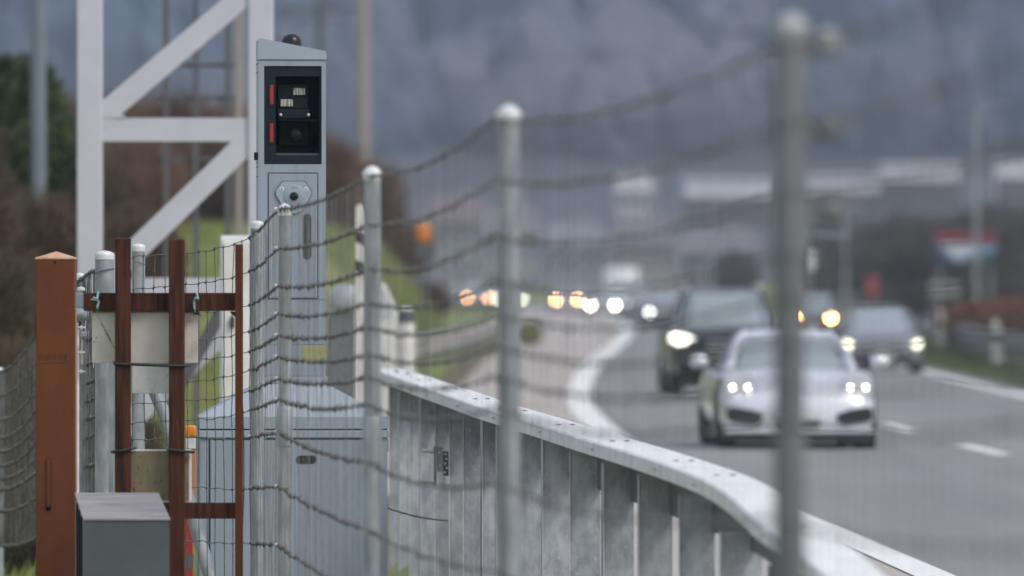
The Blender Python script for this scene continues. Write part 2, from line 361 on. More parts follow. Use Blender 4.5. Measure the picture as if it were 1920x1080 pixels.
pts = [(x_, d_, s_ * .55) for x_, d_, s_ in [(-6.15, 78, 1.15), (-5.1, 80, 1.1), (-4.4, 83, 1.15), (-5.8, 86, 1.5), (-6.6, 90, 1.6), (-5.2, 92, 1.3), (-4.5, 96, 1.25), (-3.95, 99, 1.2), (-7.0, 98, 1.8), (-6.0, 104, 1.5),
       (-4.9, 106, 1.35), (-6.3, 71, .95), (-4.5, 72.5, .55), (-5.1, 66.5, .62), (-3.9, 91, .75), (-5.5, 62.5, .4), (-5.0, 74, .9), (-5.6, 69, .75), (-5.9, 112, 1.45), (-4.8, 110, .9), (-5.3, 116, 1.2)] if x_ < -4.3]
pts += [(-3.55, 62, .34), (-3.75, 64.5, .42), (-4.1, 67, .5), (-3.5, 67.5, .38), (-3.9, 71, .5), (-4.3, 75, .55), (-3.5, 76, .4)]
for i, (x, d, s) in enumerate(pts):
    plant('brown_shrub', shr[i % 3], sst_me, (x, d, ground(x, d) - .15), s, 'leafless brown shrub in the thicket on the bank behind the gantry', 'shrub', 'brown shrubs on the left bank', rnd.uniform(0, 6), ('twigs', 'stems'))
rp = [(x_, d_, s_ * .62) for x_, d_, s_ in [(-5.0, 205, 2.1), (-3.9, 214, 1.7), (-6.2, 210, 2.6), (-8.2, 220, 3.0), (-10.5, 225, 3.1), (-7.0, 232, 2.8), (-12.8, 222, 2.6), (-4.4, 238, 1.9), (-9.4, 205, 2.2), (-5.6, 262, 2.0), (-3.6, 270, 1.5), (-2.7, 282, 1.0), (-4.7, 290, 1.9), (-7.6, 130, 1.4), (-6.2, 136, 1.1), (-8.6, 150, 1.8), (-7.0, 158, 1.5)]]
for i, (x, d, s) in enumerate(rp):
    plant('rusty_shrub', shrred[i % 2], sst_me, (x, d, ground(x, d) - .2), s, 'rusty red leafless bush on top of the green embankment', 'shrub', 'rusty bushes on the embankment', rnd.uniform(0, 6), ('twigs', 'stems'))
ev = [twig_mesh('evergreen_leaves', 9000, 1, 1, 1.25, .13, .05, 50 + i, up=.3, m=M['leafgreen'], hollow=.25) for i in range(2)]
ev_st = stem_mesh('evergreen_trunk', 1.6, .07, 3, .3, 9, M['bark'])
for x, d, s, lab in ((-6.35, 108, .76, 'dark evergreen tree cut by the left frame edge, tallest on the bank'), (-5.6, 103, .52, 'lower evergreen bush between the blue-grey mast and the gantry')):
    plant('evergreen_tree', ev[0] if s > .6 else ev[1], ev_st, (x, d, ground(x, d) + .35), (s, s, s * 1.02), lab, 'tree', rz=1)

# grass on banks: blades (stuff)
r = random.Random(3); v = []; f = []
def blade(x, d, h, w=.02):
    z = ground(x, d); a = r.uniform(0, 3.14); k = len(v)
    v.extend([(x - w * math.cos(a), d - w * math.sin(a), z - .02), (x + w * math.cos(a), d + w * math.sin(a), z - .02), (x + r.gauss(0, .3) * h, d + r.gauss(0, .3) * h, z + h)]); f.append([k, k + 1, k + 2])
for i in range(42000):
    d = r.uniform(50, 130); x = r.uniform(-7.5, -1.2) * (d / 70) ** .25; blade(x, d, r.uniform(.05, .22), .012)
for i in range(30000):
    d = r.uniform(130, 300); x = r.uniform(-10, -1.9); blade(x, d, r.uniform(.08, .28), .03)
me = bpy.data.meshes.new('grass'); me.from_pydata(v, [], f); me.materials.append(M['blade']); go = bpy.data.objects.new('grass', me); C.objects.link(go)
tag(go, 'rough green grass on the bank behind the fence', 'grass', kind='stuff')
v = []; f = []
for i in range(24000):
    d = r.uniform(110, 400); x = xl(d) + 2 * lane(d) + r.uniform(1.0, 5.0); blade(x, d, r.uniform(.05, .2), .03)
me = bpy.data.meshes.new('verge_grass'); me.from_pydata(v, [], f); me.materials.append(M['verge']); go = bpy.data.objects.new('verge_grass', me); C.objects.link(go)
tag(go, 'green verge grass beside the right edge line', 'grass', kind='stuff')
# small weed clump on the shoulder
wc = twig_mesh('weed_leaves', 1400, .40, .6, .34, .1, .03, 77, m=M['blade'], hollow=.0)
plant('weed_clump', wc, stem_mesh('weed_stems', .3, .01, 6, .2, 3, M['bark']), (.55, 290, .03), 1.2, 'green weed clump growing on the shoulder inside the road bend', 'plant', names=('leaves', 'stems'))
# copper hedge
hm_ = twig_mesh('hedge_twigs', 9000, 1, 1, .5, .12, .03, 91, m=M['hedge'], hollow=.3)
for i in range(9):
    t = i / 8; x = 13.7 + t * 1.6 + .6; d = 205 + t * 90
    plant('hedge_bush', hm_, stem_mesh('hedge_stems', .8, .03, 5, .4, 3 + i, M['bark']), (x, d, ground(x, d) - .02), (1.3, 6.2, 1.55 + .1 * math.sin(i * 2.3)), 'coppery brown clipped hedge bush behind the right guardrail', 'hedge', 'copper hedge bushes beyond the right guardrail', names=('twigs', 'stems'))

# far forest on the hillside: one mass
mats_f = [mat('hazed_forest_purple', (.050, .064, .094), .9, 0, (.072, .079, .108), .02, .4, .6, world_coords=True),  # blue distance haze is mixed into all the forest colours
          mat('hazed_forest_green', (.034, .054, .086), .9, 0, (.048, .068, .098), .02, .4, .6, world_coords=True),
          mat('hazed_forest_tan', (.082, .084, .110), .9, 0, (.094, .090, .114), .02, .4, .6, world_coords=True)]
bm = bmesh.new(); bmesh.ops.create_icosphere(bm, subdivisions=2, radius=1); ico_v = [v_.co.copy() for v_ in bm.verts]; ico_f = [[q.index for q in f_.verts] for f_ in bm.faces]; bm.free()
r = random.Random(5); v = []; f = []; mi = []
for i in range(5200):
    d = 1330 + 2500 * r.random() ** 1.5; x = r.uniform(-1, 1) * (d * .085 + 20); z = ground(x, d)
    n_ = noise.noise(Vector((x * .016, d * .005, 1))) + .6 * noise.noise(Vector((x * .05, d * .02, 9))) - 9 * max(0, abs(x / d) - .018)
    ki = 1 if n_ < -.12 + .1 * r.random() else (2 if n_ > .30 + .15 * r.random() else 0)
    rx = r.uniform(4, 8.5) * (1 + (d - 1300) / 3000); h = rx * r.uniform(.9, 1.7) * (1.5 if ki == 1 else 1); k = len(v)
    for c in ico_v:
        q = 1 + .35 * noise.noise(c * 1.7 + Vector((i, 0, 0))); v.append((x + c.x * rx * q, d + c.y * rx * q, z + h * .5 + c.z * h * q))
    for t_ in ico_f: f.append([k + a for a in t_]); mi.append(ki)
me = bpy.data.meshes.new('far_forest'); me.from_pydata(v, [], f)
for m_ in mats_f: me.materials.append(m_)
me.polygons.foreach_set('material_index', mi); fo = bpy.data.objects.new('far_forest', me); C.objects.link(fo)
tag(fo, 'bare and evergreen forest covering the hazy mountainside', 'forest', kind='stuff')

# middle-distance bare trees
tr_me = [twig_mesh('bare_crown', 3600, 2.6, 2.6, 3.1, 1.3, .05, 120 + i, m=M['haretree'], base=1.3, hollow=.1) for i in range(3)]
tr_st = [stem_mesh('bare_trunk', 6.0, .2, 6, 1.6, 20 + i, M['bark']) for i in range(2)]
r = random.Random(21)
spots = []
for i in range(30):
    d = r.uniform(330, 900); x_px = r.choice([r.uniform(1480, 1990), r.uniform(1480, 1990), r.uniform(1150, 1480), r.uniform(1600, 1990)])
    x = (x_px - 960) * d / F
    if d > 640: d = 330 + (d - 640)
    if abs(x - xl(d) - lane(d)) < lane(d) + 3.5: x = xl(d) + 2 * lane(d) + 5 + r.random() * 6
    spots.append((x, d, r.uniform(.42, .72)))
for i, (x, d, s) in enumerate(spots):
    plant('bare_tree', tr_me[i % 3], tr_st[i % 2], (x, d, ground(x, d) - .1), (s, s, s * r.uniform(.9, 1.2)), 'bare brown tree in the blurred belt beyond the motorway', 'tree', 'bare trees beyond the motorway', r.uniform(0, 6))

# ================================================================== BUILDINGS FAR AWAY
def house(x0, x1, ytop, d, h, dep, wall, roofc, label, name='house', cat='house', flat=False, wins=4, floors=2):
    ytop -= 3 if flat else 0; s = F / d; X0, X1 = (x0 - 960) / s, (x1 - 960) / s; zt = EYE + (HZ - ytop) / s; zb = min(zt - h, ground((X0 + X1) / 2, d)) 
    t = thing(name, ((X0 + X1) / 2, d + dep / 2, zb - .3), label, cat)
    wm = mat('wall_render', wall, .85, 0, tuple(c * .85 for c in wall), .6)
    rm = mat('roof_cover', roofc, .8, 0, tuple(c * .8 for c in roofc), .8)
    gm = mat('far_window_glass', (.03, .035, .04), .2)
    b = MB()
    if flat:
        b.box((X0, d, zb - .3), (X1, d + dep, zt - .5)); b.build('wall', wm, t)
        MB().box((X0 - .4, d - .4, zt - .49), (X1 + .4, d + dep + .4, zt)).build('roof', rm, t)
        ze = zt - .5
    else:
        ze = zt - min(3.2, (zt - zb) * .35)
        b.box((X0, d, zb - .3), (X1, d + dep, ze)); b.build('wall', wm, t)
        xm = (X0 + X1) / 2; rf = MB()
        rf.add([(X0 - .5, d - .6, ze + .01), (X1 + .5, d - .6, ze + .01), (X1 + .5, d + dep + .6, ze + .01), (X0 - .5, d + dep + .6, ze + .01), (X0 + .3, d + dep / 2, zt), (X1 - .3, d + dep / 2, zt)],
               [[0, 1, 2, 3], [0, 4, 5, 1], [2, 5, 4, 3], [1, 5, 2], [0, 3, 4]])
        ro = rf.build('roof', rm, t)
        MB().box((xm + .6, d + dep / 2 - .3, zt - .8), (xm + 1.3, d + dep / 2 + .4, zt + .7)).build('chimney', wm, ro)
    if flat and floors == 1:
        MB().box((X0 - .3, d - .3, zb - .3), (X1 + .3, d - .01, zt - 2.6)).build('lower_storey', M['haretree'], t); return t
    for fl in range(floors):
        for k in range(wins):
            cx = X0 + (X1 - X0) * (k + .5) / wins; zc = ze - 1.5 - fl * 2.9; w_ = min(.7, (X1 - X0) / wins * .3)
            w = MB().box((cx - w_, d - .05, zc - .65), (cx + w_, d + .02, zc + .65)).build('window', M['white'], t)
            MB().box((cx - w_ + .08, d - .07, zc - .57), (cx + w_ - .08, d - .052, zc + .57)).build('pane', gm, w)
    return t
house(1285, 1452, 336, 1150, 5, 12, (.78, .76, .78), (.7, .7, .72), 'long bright white hall low on the hillside, left of the nearest fence post', 'white_hall', 'building', True, 8, 1)
house(1500, 1650, 330, 1190, 5, 14, (.62, .60, .62), (.6, .6, .62), 'pale grey hall on the hillside just right of the nearest fence post', 'grey_hall', 'building', True, 7, 1)
house(1655, 1800, 308, 1230, 5, 14, (.66, .62, .66), (.62, .6, .63), 'pinkish white hall on the hillside, second from the right', 'pink_hall', 'building', True, 6, 1)
house(1872, 1990, 302, 1230, 5, 14, (.80, .76, .76), (.75, .73, .75), 'white hall on the hillside at the right frame edge', 'white_hall', 'building', True, 5, 1)
house(1155, 1225, 328, 1160, 6, 9, (.50, .49, .50), (.42, .38, .38), 'small pale house alone on the slope left of the long white hall')
house(800, 905, 362, 900, 7, 10, (.24, .24, .25), (.17, .13, .14), 'beige house with faded red roof behind the second fence span')
house(905, 1010, 385, 820, 6, 10, (.27, .27, .28), (.18, .17, .18), 'cream house just behind the middle fence post')
house(1025, 1135, 415, 760, 5, 10, (.24, .25, .29), (.20, .20, .23), 'blue grey house right of the middle fence post')
house(1150, 1262, 405, 720, 6, 10, (.30, .27, .27), (.17, .16, .18), 'brown grey house above the white van')
house(1275, 1420, 425, 640, 6, 9, (.22, .21, .25), (.17, .16, .18), 'dark violet grey house above the black off-road car')
house(1520, 1640, 405, 640, 6, 9, (.16, .17, .20), (.16, .16, .19), 'slate grey building above the car with the orange lamp', flat=True, cat='building')
house(1652, 1735, 455, 560, 4, 8, (.22, .16, .13), (.14, .12, .12), 'brown building left of the billboard')
house(1690, 1960, 400, 720, 9, 12, (.12, .115, .12), (.12, .11, .12), 'large dark building behind the billboard', flat=True, cat='building', wins=8)

# ================================================================== FAR FURNITURE
def pole(name, x, ytop, s, rad_px, m, label, cat, head=None, ybase=None, r_top=None, arms=()):
    X, Y = (x - 960) / s, F / s; zt = EYE + (HZ - ytop) / s; zb = ground(X, Y) - .1; rr = rad_px / s
    t = thing(name, (X, Y, zb), label, cat)
    MB().tube([(X, Y, zb), (X, Y, zt)], [rr, r_top if r_top else rr * .85], 12).build('shaft', m, t, True)
    MB().lathe((X, Y, zb), [(rr * 2.4, 0), (rr * 2.4, .16), (rr * 1.3, .2)], 12).build('base', M['galvold'], t, True)
    for (dx0, dx1, yy, th) in arms:
        z = EYE + (HZ - yy) / s
        MB().box((X + dx0 / s, Y - .06, z - th / s), (X + dx1 / s, Y + .06, z + th / s), .01).build('crossarm', m, t)
    return t
pole('mast', 72, -80, 165, 15, M['pole_blue'], 'thick blue-grey steel mast beside the evergreen tree at far left', 'mast', r_top=14 / 165)
pole('mast', 681, -120, 68, 12, M['pole_tan'], 'tall pale concrete mast just right of the speed camera', 'mast', r_top=10 / 68)
pole('utility_pole', 600, 8, 66, 8, M['pole_dark'], 'dark utility pole with crossarm behind the speed camera', 'pole', arms=((-80, 65, 18, 4), (-50, 45, 40, 2)))
pole('mast', 447, -100, 130, 9, M['pole_tan'], 'slim tan mast behind the right leg of the gantry', 'mast')
def lamp_post(x, yt, s, label):
    X, Y = (x - 960) / s, F / s; zb = ground(X, Y); zt = EYE + (HZ - yt) / s
    t = thing('street_lamp', (X, Y, zb - .1), label, 'street lamp', 'far street lamps')
    MB().tube([(X, Y, zb - .1), (X, Y, zt - .3), (X + .1, Y, zt - .05), (X + .6, Y, zt)], [.11, .08, .07, .05], 8).build('pole', M['galv'], t, True)
    MB().box((X + .55, Y - .12, zt - .05), (X + 1.1, Y + .12, zt + .06), .03).build('lamp_head', M['galv'], t)
lamp_post(1831, 195, 52, 'tallest far street lamp, above the billboard')
lamp_post(1585, 385, 34, 'far street lamp just right of the nearest fence post')
lamp_post(1276, 395, 36, 'far street lamp above the black off-road car')
lamp_post(1075, 405, 34, 'far street lamp above the oncoming queue')
lamp_post(1335, 380, 40, 'far street lamp left of the nearest fence post')

# billboard
s = 50; X, Y = (1810 - 960) / s, F / s
t = thing('billboard', (X, Y, ground(X, Y)), 'billboard with red band over a blue and white picture beyond the hedge', 'billboard')
MB().pbox(1750, 434, 1870, 497, s, 0, .12, .01).build('panel', mat('billboard_navy', (.02, .035, .07), .5), t)
MB().pbox(1752, 436, 1868, 454, s, -.02, 0).build('red_band', mat('billboard_red', (.22, .018, .03), .5), t)
def pface(poly, s, dy, dz, name, m, parent):
    MB().prism([(W(x, y, s).x, W(x, y, s).z) for x, y in poly], F / s + dy, F / s + dy + dz).build(name, m, parent)
pface([(1754, 455), (1868, 455), (1868, 470), (1820, 484), (1800, 494), (1772, 480)], s, -.025, .02, 'blue_picture', mat('billboard_blue', (.14, .22, .36), .5), t)
pface([(1765, 457), (1840, 457), (1822, 474), (1798, 488), (1782, 476)], s, -.04, .012, 'white_shape', mat('billboard_white', (.45, .52, .60), .5), t)
pface([(1822, 485), (1868, 471), (1868, 490), (1840, 495)], s, -.03, .02, 'green_shape', mat('billboard_green', (.02, .09, .07), .5), t)
for x in (1762, 1858): MB().box((W(x - 3, 0, s).x, Y + .13, ground(X, Y) - .1), (W(x + 3, 0, s).x, Y + .25, W(0, 440, s).z)).build('leg', M['galvold'], t)
# red low wall under it
s = 46; t = thing('red_cladding_wall', (W(1815, 0, s).x, F / s, ground(17, F / s)), 'low dark red wall beneath the billboard', 'wall')
MB().box((W(1742, 0, s).x, F / s, ground(17, F / s) - .2), (W(1886, 0, s).x, F / s + .3, W(0, 503, s).z)).build('wall_face', mat('dark_red_cladding', (.10, .035, .035), .7), t)
MB().box((W(1738, 0, s).x, F / s - .05, W(0, 503, s).z), (W(1890, 0, s).x, F / s + .35, W(0, 500, s).z)).build('coping', M['galvold'], t)
# slatted board
s = 52; t = thing('slatted_notice_frame', (W(1770, 0, s).x, F / s, ground(15, F / s)), 'small frame with two pale slats in front of the red wall', 'frame')
for y in (534, 550): MB().pbox(1742, y - 4, 1800, y + 4, s, 0, .06).build('slat', M['capdull'], t)
for x in (1746, 1796): MB().box((W(x - 1.5, 0, s).x, F / s + .061, ground(15, F / s) - .1), (W(x + 1.5, 0, s).x, F / s + .11, W(0, 529, s).z)).build('post', M['galvold'], t)
# red marker and white round sign
s = 48; X, Y = W(1636, 0, s).x, F / s; t = thing('red_sign', (X, Y, ground(X, Y)), 'small red upright sign above the silver car', 'sign')
MB().pbox(1624, 518, 1648, 560, s, 0, .04, .01).build('panel', mat('sign_red', (.26, .045, .04), .5), t)
MB().tube([(X, Y + .08, ground(X, Y) - .1), (X, Y + .08, W(0, 518, s).z)], .04, 8).build('post', M['galv'], t)
s = 50; X, Y = W(1519, 0, s).x, F / s; t = thing('white_sign', (X, Y, ground(X, Y)), 'small white upright sign right of the nearest fence post', 'sign')
MB().pbox(1509, 472, 1528, 504, s, 0, .04, .01).build('panel', M['white'], t)
MB().tube([(X, Y + .08, ground(X, Y) - .1), (X, Y + .08, W(0, 472, s).z)], .04, 8).build('post', M['galv'], t)
# amber warning lamp on dark box
s = 120; X, Y = W(796, 0, s).x, F / s; t = thing('warning_beacon', (X, Y, ground(X, Y)), 'orange warning light over a dark box on the embankment', 'warning light')
MB().pbox(781, 418, 808, 456, s, 0, .2, .06, 3).build('lamp', M['amber'], t, True)
MB().pbox(779, 456.5, 815, 486, s, -.03, .22, .02).build('box', M['brace'], t)
MB().tube([(X, Y + .1, ground(X, Y) - .1), (X, Y + .1, W(0, 487, s).z)], .03, 8).build('post', M['brace'], t)

# ------------------------------------------------------------------ guardrails
def guardrail(name, pts3, h0, h1, label, gap, m, group=None, post_h=None, mb_beam=None):
    """pts3: (x, d); W-beam from h0 to h1 above the road"""
    t = thing(name, (pts3[0][0], pts3[0][1], zr(pts3[0][1])), label, 'guardrail', group)
    P = [Vector((x, d, zr(d))) for x, d in pts3]
    prof = [(0.0, 1), (-.055, .88), (-.055, .78), (0, .62), (0, .38), (-.055, .22), (-.055, .12), (0, 0)]
    v = []; f = []
    for i, p in enumerate(P):
        tn = (P[min(i + 1, len(P) - 1)] - P[max(i - 1, 0)]); tn.z = 0; tn.normalize(); nx = Vector((tn.y, -tn.x, 0))
        if nx.x > 0 and P[0].x > 8: nx = -nx
        if nx.x < 0 and P[0].x < 8: nx = -nx
        for (o, k) in prof: v.append(p - nx * o * 1.3 + Vector((0, 0, h0 + (h1 - h0) * k)))
    n = len(prof)
    for i in range(len(P) - 1):
        for k in range(n - 1): f.append([i * n + k, i * n + k + 1, (i + 1) * n + k + 1, (i + 1) * n + k])
    MB().add(v, f).build('w_beam', m, t, recalc=False)
    acc = 0; 
    for a, b in zip(P, P[1:]):
        L_ = (b - a).length
        while acc < L_:
            p = a.lerp(b, acc / L_); MB().box((p.x - .03, p.y + .0, p.z - .3), (p.x + .03, p.y + .1, p.z + h1 - .05)).build('post', M['galvold'], t); acc += gap
        acc -= L_
    return t
guardrail('guardrail', [(-2.55, 118), (-2.35, 140), (-2.06, 165), (-1.75, 195), (-1.35, 230), (-.95, 275), (-.5, 330), (-.35, 345)], .40, .86, 'curved guardrail at the foot of the green embankment', 8, mat('dusty_guardrail', (.42, .39, .37), .6, .1, (.32, .30, .28), 2))
guardrail('guardrail', [(11.1, 140), (11.4, 175), (12.3, 213), (13.5, 250), (14.95, 291), (16.2, 330), (18.2, 390), (19.5, 430)], .42, .80, 'guardrail along the right verge in front of the copper hedge', 4, M['galvold'])
def delineator(X, Y, h, label, cat='marker post', wpx=.06, z=None):
    z0 = ground(X, Y) if z is None else z
    t = thing('marker_post', (X, Y, z0), label, cat, 'white marker posts on the right verge')
    MB().prism([(X - wpx, z0 - .1), (X + wpx, z0 - .1), (X + wpx * .9, z0 + h * .8), (X - wpx * .1, z0 + h), (X - wpx * .8, z0 + h * .97)], Y, Y + .1).build('shaft', M['white2'], t)
    MB().box((X - wpx * 1.03, Y - .01, z0 + h * .52), (X + wpx * 1.03, Y + .105, z0 + h * .68)).build('dark_band', M['black'], t)
    MB().box((X - wpx * .5, Y - .02, z0 + h * .72), (X + wpx * .5, Y - .012, z0 + h * .86)).build('reflector', M['chrome'], t)
delineator(12.05, 212, 1.12, 'nearer white marker post on the right grass verge', wpx=.13, z=0)
delineator(14.6, 290, 1.18, 'farther white marker post on the right grass verge', wpx=.13, z=.05)

# ================================================================== CARS
def loft(mb, rings, close=True):
    n = len(rings[0]); v = [p for r_ in rings for p in r_]; f = []
    for i in range(len(rings) - 1):
        for k in range(n):
            k2 = (k + 1) % n; f.append([i * n + k, i * n + k2, (i + 1) * n + k2, (i + 1) * n + k])
    f.append(list(range(n))); f.append([(len(rings) - 1) * n + k for k in range(n)][::-1]); mb.add(v, f)
BODY = {
 'sports': dict(L=4.5, W=1.85, H=1.29, st=[(0, .66, .20, .50), (.06, .80, .16, .60), (.25, .88, .15, .70), (.7, .915, .17, .80), (1.25, .915, .19, .86), (2.4, .91, .2, .90), (3.4, .925, .22, .92), (4.1, .90, .26, .84), (4.5, .75, .38, .66)],
     gh=[(.86, 1.15, 4.1, .77), (1.02, 1.42, 3.8, .70), (1.17, 1.75, 3.3, .62), (1.25, 2.05, 2.95, .52)], roof=[(1.19, 1.80, 3.3, .60), (1.25, 1.98, 3.0, .53), (1.29, 2.2, 2.8, .35)]),
 'suv': dict(L=4.8, W=1.98, H=1.78, st=[(0, .78, .36, .95), (.08, .92, .32, 1.04), (.4, .985, .30, 1.12), (1.2, .99, .30, 1.18), (2.6, .99, .30, 1.20), (4.3, .98, .34, 1.2), (4.8, .88, .45, 1.1)],
     gh=[(1.14, 1.05, 4.75, .86), (1.36, 1.38, 4.66, .80), (1.58, 1.7, 4.5, .72), (1.70, 1.95, 4.35, .66)], roof=[(1.64, 1.85, 4.45, .70), (1.72, 2.0, 4.3, .65), (1.78, 2.3, 4.0, .45)]),
 'sedan': dict(L=4.5, W=1.80, H=1.46, st=[(0, .68, .24, .66), (.07, .82, .19, .74), (.35, .885, .18, .82), (1.2, .90, .18, .92), (2.6, .90, .19, .96), (4.1, .89, .22, .98), (4.5, .78, .35, .9)],
     gh=[(.92, 1.15, 4.15, .79), (1.10, 1.55, 3.95, .72), (1.28, 1.95, 3.7, .64), (1.38, 2.2, 3.5, .58)], roof=[(1.33, 2.1, 3.6, .61), (1.41, 2.25, 3.45, .56), (1.46, 2.5, 3.1, .38)]),
 'van': dict(L=5.8, W=2.1, H=2.75, st=[(0, .80, .34, .95), (.08, .93, .30, 1.05), (.4, 1.0, .28, 1.20), (.9, 1.04, .28, 1.35), (2, 1.05, .28, 1.4), (5.7, 1.05, .3, 1.4), (5.8, 1.04, .35, 1.38)],
     gh=[(1.3, .75, 5.75, .98), (1.5, .9, 5.73, .96), (1.75, 1.1, 5.7, .94), (1.85, 1.15, 5.68, .93)], roof=[(1.78, 1.0, 5.75, .99), (1.9, .95, 5.78, 1.05), (2.6, .95, 5.78, 1.05), (2.72, 1.0, 5.7, 1.0), (2.75, 1.2, 5.6, .9)]),
}
def ring_body(y, w, zb, zt):
    h = zt - zb
    half = [(0, zb), (.80, zb), (.95, zb + .10 * h), (1.0, zb + .32 * h), (1.0, zb + .62 * h), (.96, zb + .84 * h), (.84, zb + .96 * h), (.5, zb + 1.01 * h), (0, zb + 1.035 * h)]
    return [Vector((a * w, y, z)) for a, z in half] + [Vector((-a * w, y, z)) for a, z in half[-2:0:-1]]
def ring_plan(z, y0, y1, w, n=20, e=.45):
    out = []; cy_, hl = (y0 + y1) / 2, (y1 - y0) / 2
    for k in range(n):
        q = 2 * math.pi * k / n; c, s_ = math.cos(q), math.sin(q)
        out.append(Vector((w * math.copysign(abs(c) ** e, c), cy_ + hl * math.copysign(abs(s_) ** e, s_), z)))
    return out
def car(kind, X, Y, yaw, paint, label, lights=(1, .95, .82), power=60, name='car', cat='car', z=None, detail=True, lz=None, lr=.09, sides=(-1, 1), off=.68, group='oncoming cars', skew=True):
    b = BODY[kind]; L_, w2 = b['L'], b['W'] / 2; z0 = zr(Y) + .008 if z is None else z
    t = thing(name, (0, 0, 0), label, cat, group)
    pm = mat('car_paint', paint, .30, 0 if kind == 'van' else .45, tuple(c * .93 for c in paint), 2, coat=.5)
    em = mat('lit_headlight', (.8, .8, .8), .3, 0, emis=lights, estr=power)
    mb = MB(); loft(mb, [ring_body(*s_) for s_ in b['st']]); mb.build('body', pm, t, True)
    mb = MB(); loft(mb, [ring_plan(*g_) for g_ in b['gh']]); mb.build('cabin_glass', M['glass'], t, True)
    mb = MB(); loft(mb, [ring_plan(*g_) for g_ in b['roof']]); mb.build('roof', pm, t, True)
    g0, g3 = b['gh'][0], b['gh'][-1]
    for sx in (-1, 1):
        MB().tube([(sx * (g0[3] + .0) * .93, g0[1] + .12, g0[0]), (sx * b['gh'][1][3] * .955, b['gh'][1][1] + .08, b['gh'][1][0]), (sx * g3[3] * .95, g3[1] + .06, g3[0])], .045, 6).build('pillar', pm, t, True)
        zl = lz or interp([(s_[0], s_[3]) for s_ in b['st']], .1) - .09
        MB().tube([(sx * (w2 - .12), g0[1] + .45, g0[0] - .02), (sx * (w2 + .05), g0[1] + .42, g0[0] + .05)], .025, 6).build('mirror_arm', M['trim'], t)
        mr = MB(); bm_ = bmesh.new(); bmesh.ops.create_icosphere(bm_, subdivisions=2, radius=1)
        mr.addm(bm_, Matrix.Translation((sx * (w2 + .13), g0[1] + .42, g0[0] + .08)) @ Matrix.Diagonal((.12, .09, .08, 1))); mr.build('mirror', pm, t, True)
    for yy in (.85, L_ - .95):
        for sx in (-1, 1):
            rr = .34 if kind != 'suv' else .38
            w = MB().lathe((sx * (w2 - .125), yy, rr), [(rr * .9, -.12), (rr, -.09), (rr, .09), (rr * .9, .12)], 20, 'X').build('wheel', M['tyre'], t, True)
            MB().lathe((sx * (w2 - .004), yy, rr), [(rr * .62, -.02), (rr * .6, .006)], 14, 'X').build('rim', M['rim'], w)
            MB().lathe((sx * (w2 - .09), yy, rr + .02), [(rr * 1.18, -.05), (rr * 1.18, .088)], 18, 'X').build('wheel_arch', M['trim'], t)
    # front details, flush with the nose
    def yf(a, zz):
        # nose position at lateral share a (0..1): search stations
        for (y_, w_, zb_, zt_) in b['st']:
            pass
        ys = [s_[0] for s_ in b['st']]
        for y_, w_, zb_, zt_ in b['st']:
            if w_ >= a + .06 and zt_ >= zz + .02: return y_
        return .3
    for sx in sides:
        if kind == 'sports':
            for k, ox in ((0, .59), (1, .765)):
                zz = .665
                y_ = .158
                h = MB().lathe((sx * ox, y_ - .06, zz), [(.0, -.02), (lr * .8, -.01), (lr, .02), (lr, .25)], 14, 'Y').build('headlight', em, t, True)
            MB().lathe((sx * .68, .10, zz), [(.185, 0), (.19, .05), (.19, .4)], 18, 'Y').build('headlight_bowl', pm, t, True)
        else:
            y_ = yf(off, zl)
            if kind == 'suv' and detail:
                MB().prism([(sx * (off - .2), zl - .03), (sx * (off + .16), zl + .1), (sx * (off + .20), zl - .06), (sx * (off + .05), zl - .14), (sx * (off - .2), zl - .09)], y_ - .07, y_ + .25).build('headlight', em, t)
            elif kind == 'sedan' and detail:
                MB().prism([(sx * (off - .2), zl - .05), (sx * (off + .13), zl + .09), (sx * (off + .15), zl + .01), (sx * (off + .02), zl - .11), (sx * (off - .17), zl - .08)], y_ - .05, y_ + .25).build('headlight', em, t)
            else:
                y_ = 0.0
                MB().lathe((sx * off, y_ - .05, zl), [(.0, -.02), (lr, 0), (lr, .25)], 12, 'Y').build('headlight', em, t, True)
    if kind == 'sports':
        for sx in (-1, 1):
            MB().prism([(sx * .42, .37), (sx * .55, .42), (sx * .76, .455), (sx * .83, .44), (sx * .84, .33), (sx * .78, .285), (sx * .52, .25), (sx * .45, .28)], -.02, .3).build('air_intake', M['trim'], t)
        MB().prism([(-.26, .29), (.26, .29), (.2, .22), (-.2, .22)], -.012, .2).build('centre_intake', M['trim'], t)
        MB().box((-.86, -.02, .165), (.86, .3, .205), .015).build('splitter', pm, t)
        MB().box((-.24, -.035, .33), (.24, -.015, .43)).build('number_plate', M['plate'], t)
        MB().box((-.84, .1, .08), (.84, 4.2, .16)).build('underbody', M['trim'], t)
    else:
        st0 = b['st'][0]; zc = (st0[2] + st0[3]) / 2; hh = (st0[3] - st0[2])
        gr = MB().box((-.42, -.05, zc + .0), (.42, .1, zc + .36 * hh), .02).build('grille', M['trim'], t)
        for k in range(3): MB().box((-.40, -.062, zc + .03 + k * .09 * hh / .5), (.40, -.052, zc + .05 + k * .09 * hh / .5)).build('grille_bar', M['chrome'], gr)
        MB().lathe((0, -.075, zc + .2 * hh), [(.06, 0), (.06, .02)], 12, 'Y').build('badge', M['chrome'], gr)
        MB().box((-.66, -.03, st0[2] + .02), (.66, .12, zc - .06), .02).build('bumper_intake', M['trim'], t)
        MB().box((-.24, -.06, zc - .14), (.24, -.035, zc - .03)).build('number_plate', M['plate'], t)
        MB().box((-w2 + .1, .2, .15), (w2 - .1, L_ - .3, st0[2] + .05)).build('underbody', M['trim'], t)
